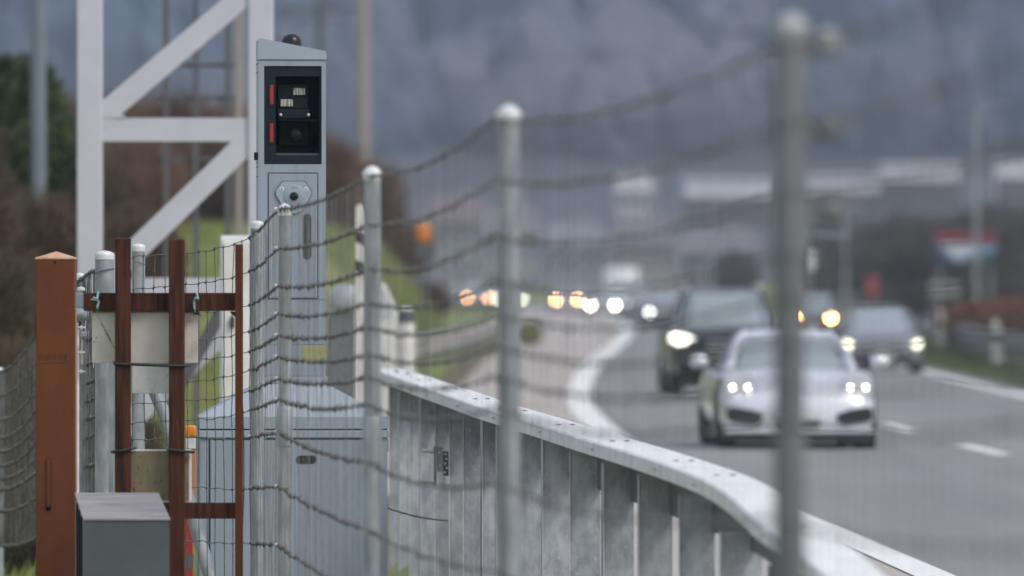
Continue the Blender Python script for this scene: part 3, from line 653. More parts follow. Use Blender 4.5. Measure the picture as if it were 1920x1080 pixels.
    if kind == 'suv' and detail:
        for sx in (-1, 1): MB().tube([(sx * .62, 2.1, 1.74), (sx * .62, 2.3, 1.83), (sx * .62, 4.0, 1.83), (sx * .62, 4.2, 1.74)], .03, 6).build('roof_rail', M['chrome'], t, True)
    t.location = (X, Y, z0); t.rotation_euler = (0, 0, yaw)
    if kind == 'sports': t.scale = (.93, 1, .98)
    return t
CW = (1.0, .93, .78); CO = (1.0, .48, .18); CY = (1.0, .98, .72)
car('sports', 3.07, 91.0, R(2.2), (.74, .75, .82), 'white sports car leading the queue, partly behind the nearest fence post', (1, .96, .84), 14, name='sports_car', lr=.020)
car('suv', 3.60, 140, R(2.0), (.010, .011, .014), 'black off-road car with roof rails behind the white sports car', (1, .96, .76), 3.2, name='off_road_car', off=.80, lz=.98)
car('sedan', 8.04, 185, R(-.6), (.26, .265, .30), 'silver grey saloon in the right lane with narrow headlights', (1, 1, .66), 4, name='saloon_car', off=.68, lz=.62)
def xat(px, d): return (px - 960) * d / F
car('sedan', xat(1096, 536), 536, R(4), (.5, .5, .53), 'distant silver car with glaring yellow-white headlamps, second right of the middle fence post', (1, .86, .55), 48, off=.56, lr=.10, lz=.80, detail=False)
car('suv', xat(1200, 430), 430, R(0), (.34, .34, .37), 'pale car half hidden between the white van and the grey car', (1, .97, .9), 2, off=.68, lr=.08, detail=False)
car('suv', xat(1524, 291), 291, R(-2), (.10, .10, .11), 'dark car with one glaring orange lamp behind the nearest fence post', (1, .40, .10), 60, off=.62, lr=.09, detail=False, lz=.95)
car('suv', xat(1241, 381), 381, R(-3), (.22, .22, .25), 'grey car with one lit headlamp left of the black off-road car', (1, .98, .9), 9, off=.55, lr=.10, detail=False, lz=.72, sides=(-1,))
car('sedan', xat(1130, 470), 470, R(2), (.35, .35, .38), 'silver car with two bright headlamps in front of the white van', (1, .93, .76), 34, off=.68, lr=.09, detail=False)
car('van', xat(1168, 505), 505, R(2), (.86, .86, .88), 'white box van rising above the distant queue', (1, .97, .9), 1.5, name='van', cat='van', off=.7, lr=.1, detail=False)
car('sedan', xat(1063, 520), 520, R(4), (.42, .42, .45), 'distant car with orange headlamps right of the middle fence post', CO, 34, off=.66, lr=.095, lz=.80, detail=False)
car('sedan', xat(957, 545), 545, R(5), (.35, .36, .40), 'distant car with pale headlamps directly behind the middle fence post', CY, 14, off=.74, lr=.095, lz=.80, detail=False)
car('suv', xat(896, 560), 560, R(5), (.42, .46, .54), 'distant pale blue car with orange headlamps left of the middle fence post', CO, 26, off=.70, lr=.09, detail=False, lz=.84)
car('sedan', xat(858, 600), 600, R(5), (.30, .31, .33), 'last distant car at the edge of the green bank', (1, 1, .95), 16, off=.72, lr=.095, lz=.80, detail=False)

# ================================================================== THE GANTRY TOWER (behind the speed camera)
s = 246; D = F / s
gx, gz = W(325, 0, s).x, -.4
t = thing('gantry_tower', (gx, D, gz), 'white painted steel truss tower behind the fence', 'gantry')
for x0, x1 in ((144, 191), (465, 512)):
    MB().box((W(x0, 0, s).x, D, gz), (W(x1, 0, s).x, D + .19, 5.2), .012, 2).build('column', M['gantry'], t)
def gbar(a, b, wpx, nm='diagonal', m='gantry', dy=.03, h=.13):
    MB().bar(W(*a, s, dy + h / 2), W(*b, s, dy + h / 2), wpx / s, h).build(nm, M[m], t)
gbar((191, 243), (465, 243), 44, 'crossbar'); gbar((191, 541), (465, 541), 40, 'crossbar'); gbar((191, -70), (465, -70), 44, 'crossbar')
gbar((180, 226), (478, -27), 42, dy=.025, h=.125); gbar((180, 540), (478, 252), 42, dy=.025, h=.125); gbar((180, 850), (478, 562), 42, dy=.025, h=.125)
MB().prism([(W(190, 0, s).x, W(0, 185, s).z), (W(238, 0, s).x, W(0, 220.5, s).z), (W(191.5, 0, s).x, W(0, 220.5, s).z)], D + .02, D + .03).build('gusset', M['gantry'], t)
MB().bar(W(330, 735, s, -.12), W(425, 570, s, -.12), 24 / s, .06).build('brace', M['brace'], t)
for x in (144, 465): MB().box((W(x - 12, 0, s).x, D - .06, gz), (W(x + 59, 0, s).x, D + .25, gz + .04)).build('base_plate', M['galvold'], t)
# cage of thin dark steel behind
s = 195; D = F / s
zb = ground(W(370, 0, s).x, D)
t = thing('steel_cage_frame', (W(370, 0, s).x, D, zb), 'thin dark steel grid frame seen through the gantry tower', 'frame')
for x in (311, 367, 427): MB().box((W(x - 5, 0, s).x, D, zb - .1), (W(x + 5, 0, s).x, D + .06, W(0, -60, s).z)).build('upright', M['brace'], t)
for y in (-20, 122, 183, 298): MB().box((W(296, 0, s).x, D + .062, W(0, y + 4, s).z), (W(440, 0, s).x, D + .11, W(0, y - 4, s).z)).build('rail', M['brace'], t)
# white cabinet behind the fence
s = 270; t = thing('white_cabinet', W(440, 1085, s), 'tall narrow white cabinet between the brown frame and the fence post', 'cabinet')
MB().pbox(413, 442, 478, 1085, s, 0, .3, .01).build('body', M['white'], t)
MB().pbox(419, 452, 478, 832, s, -.012, -.002, .003).build('door', M['white2'], t)
MB().pbox(432, 592, 440, 616, s, -.05, -.013, .01).build('handle', M['trim'], t)

# ================================================================== THINGS JUST BEHIND THE GUARDRAIL
s = 245; X, Y = W(676, 0, s).x, F / s
t = thing('marker_post', (X, Y, -.3), 'slim white marker post with two black bands left of the domed fence post', 'marker post')
MB().prism([(W(a, 0, s).x, W(0, b, s).z) for a, b in ((664, 1090), (684, 1090), (687, 400), (682, 385), (674, 381), (667, 388))], Y, Y + .09).build('shaft', M['white2'], t)
pface([(666.5, 430), (687.5, 440), (687.5, 462), (666.5, 452)], s, -.006, .1, 'black_band', M['black'], t)
pface([(666.5, 487), (687.5, 495), (687.5, 517), (666.5, 508)], s, -.006, .1, 'black_band', M['black'], t)
s = 225; t = thing('white_bollard', (W(722, 0, s).x, F / s, -.3), 'broad white slanted bollard right of the domed fence post', 'bollard')
MB().prism([(W(a, 0, s).x, W(0, b, s).z) for a, b in ((692, 1090), (756, 1090), (742, 640), (746, 585), (724, 533), (712, 528), (700, 545), (696, 640))], F / s, F / s + .35).build('shell', M['white2'], t)
pface([(712, 545), (722, 545), (735, 590), (712, 600)], s, -.01, .008, 'reflector', M['tape'], t)
s = 190; t = thing('white_bollard', (W(762, 0, s).x, F / s, ground(W(762, 0, s).x, F / s)), 'small white bollard with dark band right of the broad slanted one', 'bollard')
MB().lathe((W(762, 0, s).x, F / s, ground(W(762, 0, s).x, F / s) - .1), [(.085, 0), (.08, .9 + W(0, 640, s).z - .9 if False else .6), (.08, W(0, 556, s).z), (.05, W(0, 547, s).z), (.01, W(0, 545, s).z)], 14).build('shell', M['white2'], t, True)
MB().lathe((W(762, 0, s).x, F / s, 0), [(.086, W(0, 605, s).z), (.086, W(0, 582, s).z)], 14).build('dark_band', M['brace'], t)
s = 235; t = thing('grey_pillar', (W(650, 0, s).x, F / s, -.3), 'dark grey pillar with a silvery rounded hood right of the speed camera', 'pillar')
MB().pbox(614, 590, 690, 1090, s, 0, .3, .02).build('pillar_body', mat('pillar_grey', (.11, .12, .135), .6, 0, (.14, .15, .16), 5), t)
MB().pbox(618, 534, 692, 589, s, -.04, .3, .08, 4).build('hood', mat('silvery_hood', (.50, .52, .55), .35, .4, (.35, .37, .40), 9), t, True)

# ================================================================== BOX-BEAM GUARDRAIL IN FRONT
BP = [(722, 691, 258), (770, 705, 283), (815, 721, 300), (868, 738, 322), (935, 761, 338), (1040, 792, 360), (1130, 820, 380), (1210, 843, 398), (1290, 869, 416), (1365, 897, 436), (1422, 931, 456), (1475, 977, 474), (1562, 1042, 495), (1672, 1140, 525)]
PB = [W(*p) for p in BP]
t = thing('steel_barrier', (PB[5].x, PB[5].y, -.3), 'galvanised box-beam barrier curving from the speed camera to the lower right', 'barrier')
def sample(P, per=6):
    out = []
    for i in range(len(P) - 1):
        p0, p1, p2, p3 = P[max(i - 1, 0)], P[i], P[i + 1], P[min(i + 2, len(P) - 1)]
        for k in range(per):
            q = k / per; out.append(.5 * ((2 * p1) + (p2 - p0) * q + (2 * p0 - 5 * p1 + 4 * p2 - p3) * q * q + (3 * p1 - p0 - 3 * p2 + p3) * q ** 3))
    return out + [P[-1]]
SP = sample(PB)
def sweep(SP, prof):
    v = []; n = len(prof); f = []
    for i, p in enumerate(SP):
        tn = SP[min(i + 1, len(SP) - 1)] - SP[max(i - 1, 0)]; tn.z = 0; tn.normalize(); nx = Vector((-tn.y, tn.x, 0))
        if nx.x < 0: nx = -nx
        for (o, h) in prof: v.append(p + nx * o + Vector((0, 0, h)))
    for i in range(len(SP) - 1):
        for k in range(n): f.append([i * n + k, i * n + (k + 1) % n, (i + 1) * n + (k + 1) % n, (i + 1) * n + k])
    f.append(list(range(n))); f.append([(len(SP) - 1) * n + k for k in range(n)][::-1])
    return MB().add(v, f)
hw = .118
beam = sweep(SP, [(-hw, -.008), (-hw + .01, 0), (hw - .01, 0), (hw, -.008), (hw, -.07), (-hw, -.07)]).build('box_beam', M['galvbeam'], t)
sweep(SP, [(hw - .05, -.075), (hw - .02, -.075), (hw - .02, -.29), (hw - .05, -.29)]).build('lower_rail', M['brace'], t)
# bolt slots in pairs on the top
def at_px(px):
    best = min(range(len(SP)), key=lambda i: abs(960 + SP[i].x * F / SP[i].y - px)); return SP[best], SP[min(best + 1, len(SP) - 1)] - SP[max(best - 1, 0)]
for px in (748, 790, 842, 900, 975, 1060, 1160, 1275, 1350, 1490):
    p, tn = at_px(px); tn.normalize(); nx = Vector((-tn.y, tn.x, 0)); nx = nx if nx.x > 0 else -nx
    for k in (-1, 1):
        c = p + nx * (.035 * k + .012); MB().lathe(c + Vector((0, 0, .0015)), [(.014, 0), (.014, .002), (.008, .0045)], 10).build('bolt', M['brace'], beam)
    c = p - nx * (hw + .003) + Vector((0, 0, -.035)); MB().box(c - Vector((.012, .02, .007)), c + Vector((.002, .02, .007)), .002).build('bolt', M['chrome'], beam)
posts = [(729, 748, 702, 268), (748, 768, 708, 277), (768, 790, 716, 285), (788, 816, 735, 293), (815, 843, 748, 302), (842, 869, 756, 318), (868, 905, 764, 326), (904, 940, 774, 335), (931, 976, 786, 343), (965, 1018, 806, 350), (1017, 1068, 822, 362), (1068, 1125, 842, 372),
         (1131, 1189, 868, 386), (1197, 1261, 890, 402), (1273, 1340, 928, 420), (1352, 1430, 996, 440), (1440, 1500, 1060, 462)]
for i, (x0, x1, yt, s) in enumerate(posts):
    a, b = W(x0, yt, s), W(x1, yt, s); y = F / s; zt = a.z; w = b.x - a.x
    mb = MB(); th = .006
    mb.box((a.x + .008, y, -.6), (b.x - .008, y + th, zt), .0015)            # web facing the camera
    mb.box((a.x, y - .004, -.6), (a.x + .0079, y + .09, zt), .001)             # flanges
    mb.box((b.x - .0079, y + .0, -.6), (b.x, y + .09, zt - .012), .001)
    ya = [0, 5, -4, 6, 0, 0, -3, 8, 3, -6, 5, -4, 6, 2, -5, 4, 0][i]; piv = Vector(((a.x + b.x) / 2, y, 0)); Rz = Matrix.Rotation(R(ya), 3, 'Z')
    mb.v = [piv + Rz @ (q - piv) for q in mb.v]
    po = mb.build('post', M['galvpost'], t)
    fl_ = MB().box((a.x - .001, y - .0075, -.6), (a.x + .0040, y - .0045, zt - .002), .0008); fl_.v = [piv + Rz @ (q - piv) for q in fl_.v]; fl_.build('lit_edge', M['cap'], po)  # pale strip paints the light caught along the left flange
    # bracket to the beam
    MB().box((a.x + w * .55, y + .010, zt - .05), (a.x + w * .98, y + .07, zt + (.03 if i < 13 else .06))).build('bracket', M['galvold'], po)
# hinge-like clamp with bolts on the post
s = 316; cl = thing('bolted_clamp', W(822, 905, s), 'bolted steel clamp fixed to the barrier beside the base cabinet', 'clamp')
MB().pbox(813, 836, 819, 910, s, -.06, .02, .002).build('plate', M['galv'], cl)
MB().pbox(820, 838, 831, 884, s, -.04, .0, .003).build('block', M['galv'], cl)
MB().pbox(831, 846, 841, 892, s, -.035, .0, .002).build('chain', M['black'], cl)
MB().pbox(834, 893, 841, 908, s, -.045, 0, .003).build('foot', M['cap'], cl)
for y in (845, 902.5):
    bo = MB().tube([W(792, y, s, -.05), W(814, y, s, -.05)], 3.6 / s, 8).build('bolt', M['chrome'], cl, True)
    MB().lathe(W(806, y, s, -.05), [(7 / s, -.006), (7 / s, .020)], 6, 'X').build('nut', M['chrome'], bo)
for (x, y) in ((836, 851), (837, 860), (835, 869), (838, 877), (834, 885), (824, 848), (825, 872)): MB().lathe(W(x, y, s, -.048), [(2.2 / s, 0), (1.8 / s, .012)], 8, 'Y').build('rivet', M['chrome'], cl)
s = 322; cb = [W(716 + 124 * q, 948 + 27 * (1 - (1 - q) ** 1.7), s, -.1) for q in [i / 14 for i in range(15)]]
tag(MB().tube(cb, .0055, 6).build('cable', M['brace'], None, True), 'thin dark cable drooping from the base cabinet to the barrier', 'cable')

# ================================================================== THE SPEED CAMERA
s = 330; D = F / s; px0 = 545
t = thing('speed_camera', W(px0, 1092, s, .2), 'tall blue-grey speed camera column on a cabinet base', 'speed camera')
# housing around the camera bay
hb = MB()
hb.pbox(480.5, 113, 607, 705, s, .16, .39, .006)
hb.pbox(480.5, 113, 491, 308, s, 0, .161); hb.pbox(599, 113, 607, 308, s, 0, .161)
hb.pbox(491, 113, 599, 123.5, s, 0, .161); hb.pbox(480.5, 308, 607, 561, s, 0, .161); hb.pbox(480.5, 563, 607, 645, s, 0, .161); hb.pbox(480.5, 647, 607, 705, s, 0, .161)
hb.pbox(482, 560, 605.5, 648, s, .004, .16)
hb.build('column', M['paint'], t)
fr = MB()
# fine frame lines (mitred door frame of the bay)
for (a, b, c, d_) in ((484, 117.5, 604, 119), ):
    pass
fr.build('frame', M['paint'], t) if fr.v else None
cap = MB().prism([(W(a, 0, s).x, W(0, b, s).z) for a, b in ((480, 111.5), (608, 111.5), (608, 97.5), (606, 95.5), (483, 71.5), (480, 74))], D - .006, D + .40).build('sloped_cap', M['paint_top'], t)
dome = MB().lathe(W(544, 90, s, .13), [(19.5 / s, 0), (19.5 / s, .032), (18.5 / s, .052), (15 / s, .070), (8 / s, .083), (.5 / s, .087)], 24).build('antenna_dome', M['black'], cap, True)
bay = MB()
bay.pbox(491, 124, 513, 307.5, s, .008, .158); bay.pbox(513, 124, 599, 143, s, .008, .158); bay.pbox(513, 291, 599, 307.5, s, .008, .158); bay.pbox(595, 143, 599, 291, s, .008, .158)
bay.build('camera_bay', M['bayframe'], t)
MB().pbox(513, 143, 595, 291, s, .13, .159).build('bay_back', M['bay'], t)
for y0, y1 in ((158, 200), (230, 271)):
    rl = MB().pbox(500.5, y0, 510, y1, s, .002, .0079, .002).build('red_strip', M['black'], t)
    MB().pbox(501.8, y0 + 1.5, 508.8, y1 - 5, s, -.001, .0015, .001).build('red_glass', M['red'], rl)
fp = MB(); fp.pbox(518, 158, 575, 203, s, .085, .13, .003); fp.pbox(518, 203.5, 577, 222, s, .06, .13, .003); fp.build('flash_panel', M['bayframe'], t)
MB().pbox(514, 146, 520, 160, s, .06, .12).build('inner_rib', M['bay'], t)
for a, b in (((545, 163), (570, 179)), ((521.5, 184), (547, 200.5))):
    fl = MB().pbox(a[0], a[1], b[0], b[1], s, .078, .0849, .002).build('flash_window', M['bay'], t)
    MB().pbox(a[0] + 1, a[1] + 1.4, b[0] - 1, b[1] - 1.4, s, .071, .0779, .0015).build('flash_glass', M['lens'], fl)
for x in (522.5, 575): MB().lathe(W(x, 215, s, .048), [(.6 / s, -.004), (2.6 / s, -.001), (3.2 / s, .012)], 10, 'Y').build('screw', M['chrome'], t, True)
hd = MB()
hd.add([W(517, 222.5, s, .125), W(580, 222.5, s, .125), W(592, 225.5, s, .012), (W(519, 223, s, .012)), W(592, 228, s, .012), W(519, 225.6, s, .012), W(517, 226, s, .125), W(580, 226, s, .125)],
       [[0, 1, 2, 3], [3, 2, 4, 5], [5, 4, 7, 6], [0, 3, 5, 6], [1, 7, 4, 2]])
hd.add([W(519, 226, s, .012), W(519, 226, s, .12), W(515, 270, s, .12), W(521, 272, s, .05)], [[0, 1, 2, 3]])
hd.add([W(592, 227, s, .012), W(582, 226, s, .12), W(577, 272, s, .12), W(579, 272, s, .05)], [[0, 1, 2, 3]])
hd.build('lens_hood', M['bay'], t)
MB().pbox(521, 227, 577, 272, s, .10, .129, .004).build('lens_block', M['bay'], t)
le = MB().lathe(W(552, 252, s, .075), [(.030, 0), (.034, .004), (.034, .03)], 24, 'Y').build('lens_barrel', M['bayframe'], t, True)
MB().lathe(W(552, 252, s, .0735), [(.001, -.004), (.015, -.003), (.026, .001)], 20, 'Y').build('lens_glass', mat('lens_glass', (.004, .004, .006), .3, spec=.3), le, True)
MB().pbox(514, 287, 595, 291, s, .03, .13).build('bay_sill', mat('sill_grey', (.05, .06, .07), .5), t)
# door with seam, lock plate, slot
seam = MB()
for (a, b, c, d_) in ((498, 323.5, 592.5, 325), (498, 559, 592.5, 560.5), (498, 325, 499.3, 559), (591.2, 325, 592.5, 559)): seam.pbox(a, b, c, d_, s, -.0015, .001)
seam.build('door_seam', M['black'], t)
dr = MB().pbox(500, 326, 590.5, 558, s, -.004, -.0002, .0015).build('column_door', M['paint'], t)
lp = [(526, 340), (566, 340), (579, 356), (580, 363), (563, 395), (550, 400), (541, 400), (529, 393), (512.5, 364), (513.5, 356)]
lk = MB().prism([(W(a, 0, s).x, W(0, b, s).z) for a, b in lp], D - .016, D - .0042).build('lock_plate', M['paint_top'], t)
MB().prism([(W(546 + (a - 546) * 1.03, 0, s).x, W(0, 369 + (b - 369) * 1.03, s).z) for a, b in lp], D - .0095, D - .0043).build('lock_gasket', M['black'], lk)
MB().lathe(W(547, 367, s, -.019), [(.060, 0), (.064, .0025)], 28, 'Y').build('lock_disc', M['paint'], lk, True)
MB().lathe(W(547, 368, s, -.026), [(.001, -.006), (.014, -.004), (.0235, 0), (.0245, .007)], 20, 'Y').build('lock_knob', M['black'], lk, True)
for x in (524, 569.5): 
    MB().lathe(W(x, 354.5, s, -.018), [(.011, 0), (.0125, .0018)], 14, 'Y').build('rosette', M['cap'], lk); MB().lathe(W(x, 354.5, s, -.0205), [(.0045, 0), (.0055, .0024)], 10, 'Y').build('pin', M['galvold'], lk)
for k in (-1, 0, 1): MB().lathe(W(547 + 4.2 * k, 350.5 + abs(k) * 1.2, s, -.0212), [(.0042, 0), (.0042, .002)], 8, 'Y').build('emblem_dot', M['galvold'], lk)
def pill(x0, y0, x1, y1, s, d0, d1, n=8):
    r_ = min(x1 - x0, y1 - y0) / 2; out = []
    if y1 - y0 > x1 - x0: cs = [((x0 + x1) / 2, y0 + r_, math.pi), ((x0 + x1) / 2, y1 - r_, 0)]
    else: cs = [(x1 - r_, (y0 + y1) / 2, -math.pi / 2), (x0 + r_, (y0 + y1) / 2, math.pi / 2)]
    for cx, cy_, a0 in cs:
        for k in range(n + 1):
            q = a0 + math.pi * k / n; out.append((W(cx + r_ * math.cos(q), 0, s).x, W(0, cy_ + r_ * math.sin(q), s).z))
    return MB().prism(out, F / s + d0, F / s + d1)
pill(563, 399, 581, 488, s, -.0055, -.0041).build('slot_rim', M['galvold'], t)
pill(565, 401, 579, 486, s, -.0075, -.0056).build('handle_slot', mat('slot_dark', (.035, .042, .05), .5), t)
MB().pbox(562, 649, 607.2, 681, s, -.002, .0, .0008).build('yellow_label', M['label'], t)
sb = MB().pbox(473, 285, 480.4, 300, s, .08, .12, .004).build('side_lock', M['black'], t)
for y in (117.5, 134, 303, 312, 330): MB().pbox(479.6, y, 480.6, y + 1, s, .02, .38).build('side_seam', M['bay'], t)
# collar and pyramid shoulders
MB().pbox(478.5, 706, 610, 719.5, s, -.008, .40, .003).build('collar', M['paint_top'], t)
sh = MB(); a0, b0 = W(368, 804, s), W(721, 804, s); a1, b1 = W(479, 720, s), W(609, 720, s)
def lvl(xa, xb, y, d0, d1): return [W(xa, y, s, d0), W(xb, y, s, d0), W(xb, y, s, d1), W(xa, y, s, d1)]
v = lvl(479, 609, 720, -.006, .40) + lvl(369, 721, 781, -.16, .56) + lvl(369, 721, 803, -.16, .56)
sh.add(v, [[0, 1, 2, 3], [0, 4, 5, 1], [1, 5, 6, 2], [2, 6, 7, 3], [3, 7, 4, 0], [4, 8, 9, 5], [5, 9, 10, 6], [6, 10, 11, 7], [7, 11, 8, 4], [8, 11, 10, 9]])
sh.build('shoulder_hood', M['paint_top'], t)
MB().pbox(370, 803.3, 720, 806, s, -.150, .55).build('hood_seam', M['black'], t)
MB().pbox(368, 806.3, 722, 820, s, -.165, .565, .003).build('lid_band', M['paint_top'], t)
MB().pbox(369, 820.3, 720.5, 1100, s, -.150, .55, .004).build('cabinet', M['paint'], t)
for (a, b, c, d_) in ((386, 821.5, 703, 823.5), (386, 823.5, 388, 1090), (701, 823.5, 703, 1090)): MB().pbox(a, b, c, d_, s, -.1525, -.151).build('door_gap', M['black'], t)
MB().pbox(389, 824, 700, 1090, s, -.156, -.1504, .003).build('cabinet_door', M['paint'], t)
pill(548, 852, 589, 870, s, -.1575, -.1562).build('slot_rim', M['galvold'], t); pill(549.5, 853.5, 587.5, 868.5, s, -.1592, -.1576).build('handle_slot', M['bay'], t)
MB().pbox(721.5, 822, 725, 846, s, -.10, -.05, .003).build('door_hinge', M['cap'], t)
t.rotation_euler = (0, 0, R(3.6))

# ================================================================== KNOTTED WIRE FENCES
OFF = [0, .185, .37, .505, .61, .715, .815, .915, 1.08, 1.34, 1.63, 1.92]
def zlist(y_list, s): return [EYE + (HZ - y) / s for y in y_list]
def ext(l, n=12, step=.29):
    l = list(l)
    while len(l) < n: l.append(l[-1] - step)
    return l
def fence_post(x, ytop, s, label_root, rad=.035, dome=True, collar=None, zb=-.45, dz=0, tilt=0, dull=False):
    X, Y = W(x, 0, s).x, F / s; zt = W(0, ytop, s).z; h = zt - zb
    hc = rad * .95 if dome == 2 else rad * .45
    zc = None if collar is None else W(0, collar[0], s).z; zc2 = None if collar is None else W(0, collar[1], s).z
    prof = [(rad, zb)]
    if collar: prof += [(rad, zc2), (rad * 1.17, zc2 + .001), (rad * 1.17, zc - .008), (rad * 1.06, zc), (rad * .93, zc + .002)]
    prof += [(rad * (.93 if collar else 1), zt - hc - .022)]
    mb = MB(); mb.lathe((X, Y, 0), prof, 20)
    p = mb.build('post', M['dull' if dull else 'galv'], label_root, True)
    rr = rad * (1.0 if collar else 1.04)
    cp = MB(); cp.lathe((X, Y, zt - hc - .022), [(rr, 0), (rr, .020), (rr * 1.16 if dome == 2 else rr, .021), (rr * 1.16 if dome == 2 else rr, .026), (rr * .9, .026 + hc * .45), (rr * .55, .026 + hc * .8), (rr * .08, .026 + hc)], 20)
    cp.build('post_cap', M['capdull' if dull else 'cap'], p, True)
    return p
def fence_run(root, nodes, sags, spacing, rw, rs, mw, ms, knots=True, seed=1, crimp=.004, kn=.009):
    """nodes: list of (x, y, [z...]); sags per span; draws line wires as parts, stays and knots joined"""
    r = random.Random(seed); nz = len(nodes[0][2])
    lines = [[] for _ in range(nz)]; stay = MB(); knot = MB()
    for (a, b), sag in zip(zip(nodes, nodes[1:]), sags):
        pa, pb = Vector((a[0], a[1], 0)), Vector((b[0], b[1], 0)); L_ = (pb - pa).length; n = max(2, int(L_ / spacing))
        for i in range(n + (b is nodes[-1])):
            q = i / n; base = pa.lerp(pb, q); base.y += .06 * math.sin(q * math.pi) * sag * 8; pv_ = None; ps = []
            drift = 0
            for k in range(nz):
                z = a[2][k] * (1 - q) + b[2][k] * q - sag * 4 * q * (1 - q) * (1 if k < nz - 3 else .6) + r.gauss(0, .0025)
                drift = drift * .6 + r.gauss(0, .006)
                p = Vector((base.x + drift * .5, base.y + drift, z)); ps.append(p)
                mid = lines[k][-1].lerp(p, .5) + Vector((0, 0, crimp * (1 if i % 2 else -1))) if lines[k] and crimp else None
                if mid is not None: lines[k].append(mid)
                lines[k].append(p)
                if knots:
                    e = kn * r.uniform(.8, 1.25); j = p
                    knot.add([j + Vector(o) * e for o in ((.9, 0, .25), (-.9, 0, -.25), (0, .8, 0), (0, -.8, 0), (.2, 0, 1.25), (-.2, 0, -1.25))],
                             [[0, 2, 4], [2, 1, 4], [1, 3, 4], [3, 0, 4], [2, 0, 5], [1, 2, 5], [3, 1, 5], [0, 3, 5]])
            stay.tube(ps, rs, 4, cap=False)
    for k in range(nz): MB().tube(lines[k], rw, 5).build('line_wire', mw, root, True)
    so_ = stay.build('stay_wires', ms, root, True); so_['kind'] = 'stuff'
    if knots:
        ko = knot.build('wire_knots', mw, root); ko['kind'] = 'stuff'

# fence A: focused corner to the nearest post
nodeP = {  # px x, s, ys of the wires
 'G2': (250, 346, [482, 543, 600, 652, 690, 727, 758, 793, 825, 920, 1016, 1110]),
 'M': (372, 358, [473, 531, 583, 636, 673, 714, 749, 786, 819, 913, 1014, 1112]),
 'P1': (470, 370, [444, 509, 572, 621, 658, 693, 732, 769, 818, 916, 1018, 1115]),
 'P2': (522, 390, [392, 465, 536, 588, 628, 668, 709, 748, 809, 911, 1021, 1125]),
 'P3': (690, 453, [330, 420, 503, 567, 612, 664, 706, 758, 866, 994, 1120, 1230]),
 'P4': (928, 552, [226, 338, 443, 526, 590, 648, 705, 765, 905, 1072, 1220, 1370]),
 'P5': (1450, 754, [88, 235, 368, 480, 560, 640, 715, 790, 970, 1200, 1400, 1600]),
 'P6': (2150, 1010, [-200, -10, 170, 320, 420, 530, 640, 740, 1000, 1300, 1600, 1900])}
fa = thing('wire_fence', (W(482, 0, 370).x, F / 370, -.4), 'knotted wire fence on galvanised posts running toward the lower right', 'fence')
nd = []
for k in ('G2', 'M', 'P1', 'P2', 'P3', 'P4', 'P5', 'P6'):
    x, s, ys = nodeP[k]; nd.append((W(x, 0, s).x, F / s, zlist(ys, s)))
fence_run(fa, nd[:3], [.0, .012], .24, .0026, .0024, M['wire'], M['wire'], seed=4, crimp=.0035, kn=.0085)
fence_run(fa, nd[2:5], [.005, .03], .15, .0046, .0017, M['wire2'], M['wirel'], seed=5, crimp=.003, kn=.0115)
fence_run(fa, nd[4:], [.05, .06, .05], .15, .0038, .0012, M['wire2'], M['stay'], seed=6, crimp=.003, kn=.0095)
fence_post(482, 415, 368, fa, .034, 1)
fence_post(534, 383, 390, fa, .034, 2, (763, 836))
fence_post(698, 312, 453, fa, .037, 2, (782, 866))
fence_post(954, 198, 552, fa, .037, 2, None)
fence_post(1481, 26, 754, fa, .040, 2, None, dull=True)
# insulators / clips on the nearest post
for (x, y) in ((1551, 78), (1553, 240), (1560, 398)):
    c = W(x, y, 754, .0)
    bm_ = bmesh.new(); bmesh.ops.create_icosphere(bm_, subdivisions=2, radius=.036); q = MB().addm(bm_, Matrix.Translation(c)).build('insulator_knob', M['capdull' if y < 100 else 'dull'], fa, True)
    MB().tube([c - Vector((.005, 0, 0)), W(1500, y + 12, 754)], .010, 8).build('insulator_stem', M['galvold'], q)
for (x, s_, yy) in ((472, 369, nodeP['P1'][2]), (521, 389, nodeP['P2'][2])):
    for y in yy[:11]:
        MB().lathe(W(x - 4, y, s_, -.03), [(.004, -.006), (.009, -.002), (.009, .014)], 8, 'Y').build('clip', M['chrome'], fa, True)
# corner posts of the fence
cp_ = thing('corner_posts', (W(196, 0, 338).x, F / 338, -.4), 'pair of thick galvanised corner posts behind the brown timber frame', 'fence')
fence_post(196, 471, 338, cp_, .053, 1)
fence_post(259.5, 458, 342, cp_, .037, 1)
MB().tube([W(283, 716, 342, .05), W(312, 790, 342, .05), W(398, 1100, 342, .05)], .037, 14).build('diagonal_brace', M['galv'], cp_, True)
MB().pbox(203, 680, 217, 1090, 342, .04, .06, .002).build('flat_bar', M['galv'], cp_)
for y in (514, 546): 
    MB().tube([W(178, y, 338, -.055), W(188, y - 5, 338, -.06), W(204, y - 9, 338, -.06), W(215, y - 10, 338, -.02)], .0035, 6).build('tie_wire', M['wire'], cp_, True) if y == 514 else None
MB().tube([W(246, 484, 342, -.05), W(258, 491, 342, -.06), W(272, 496, 342, -.03)], .003, 6).build('tie_wire', M['wire'], cp_, True)

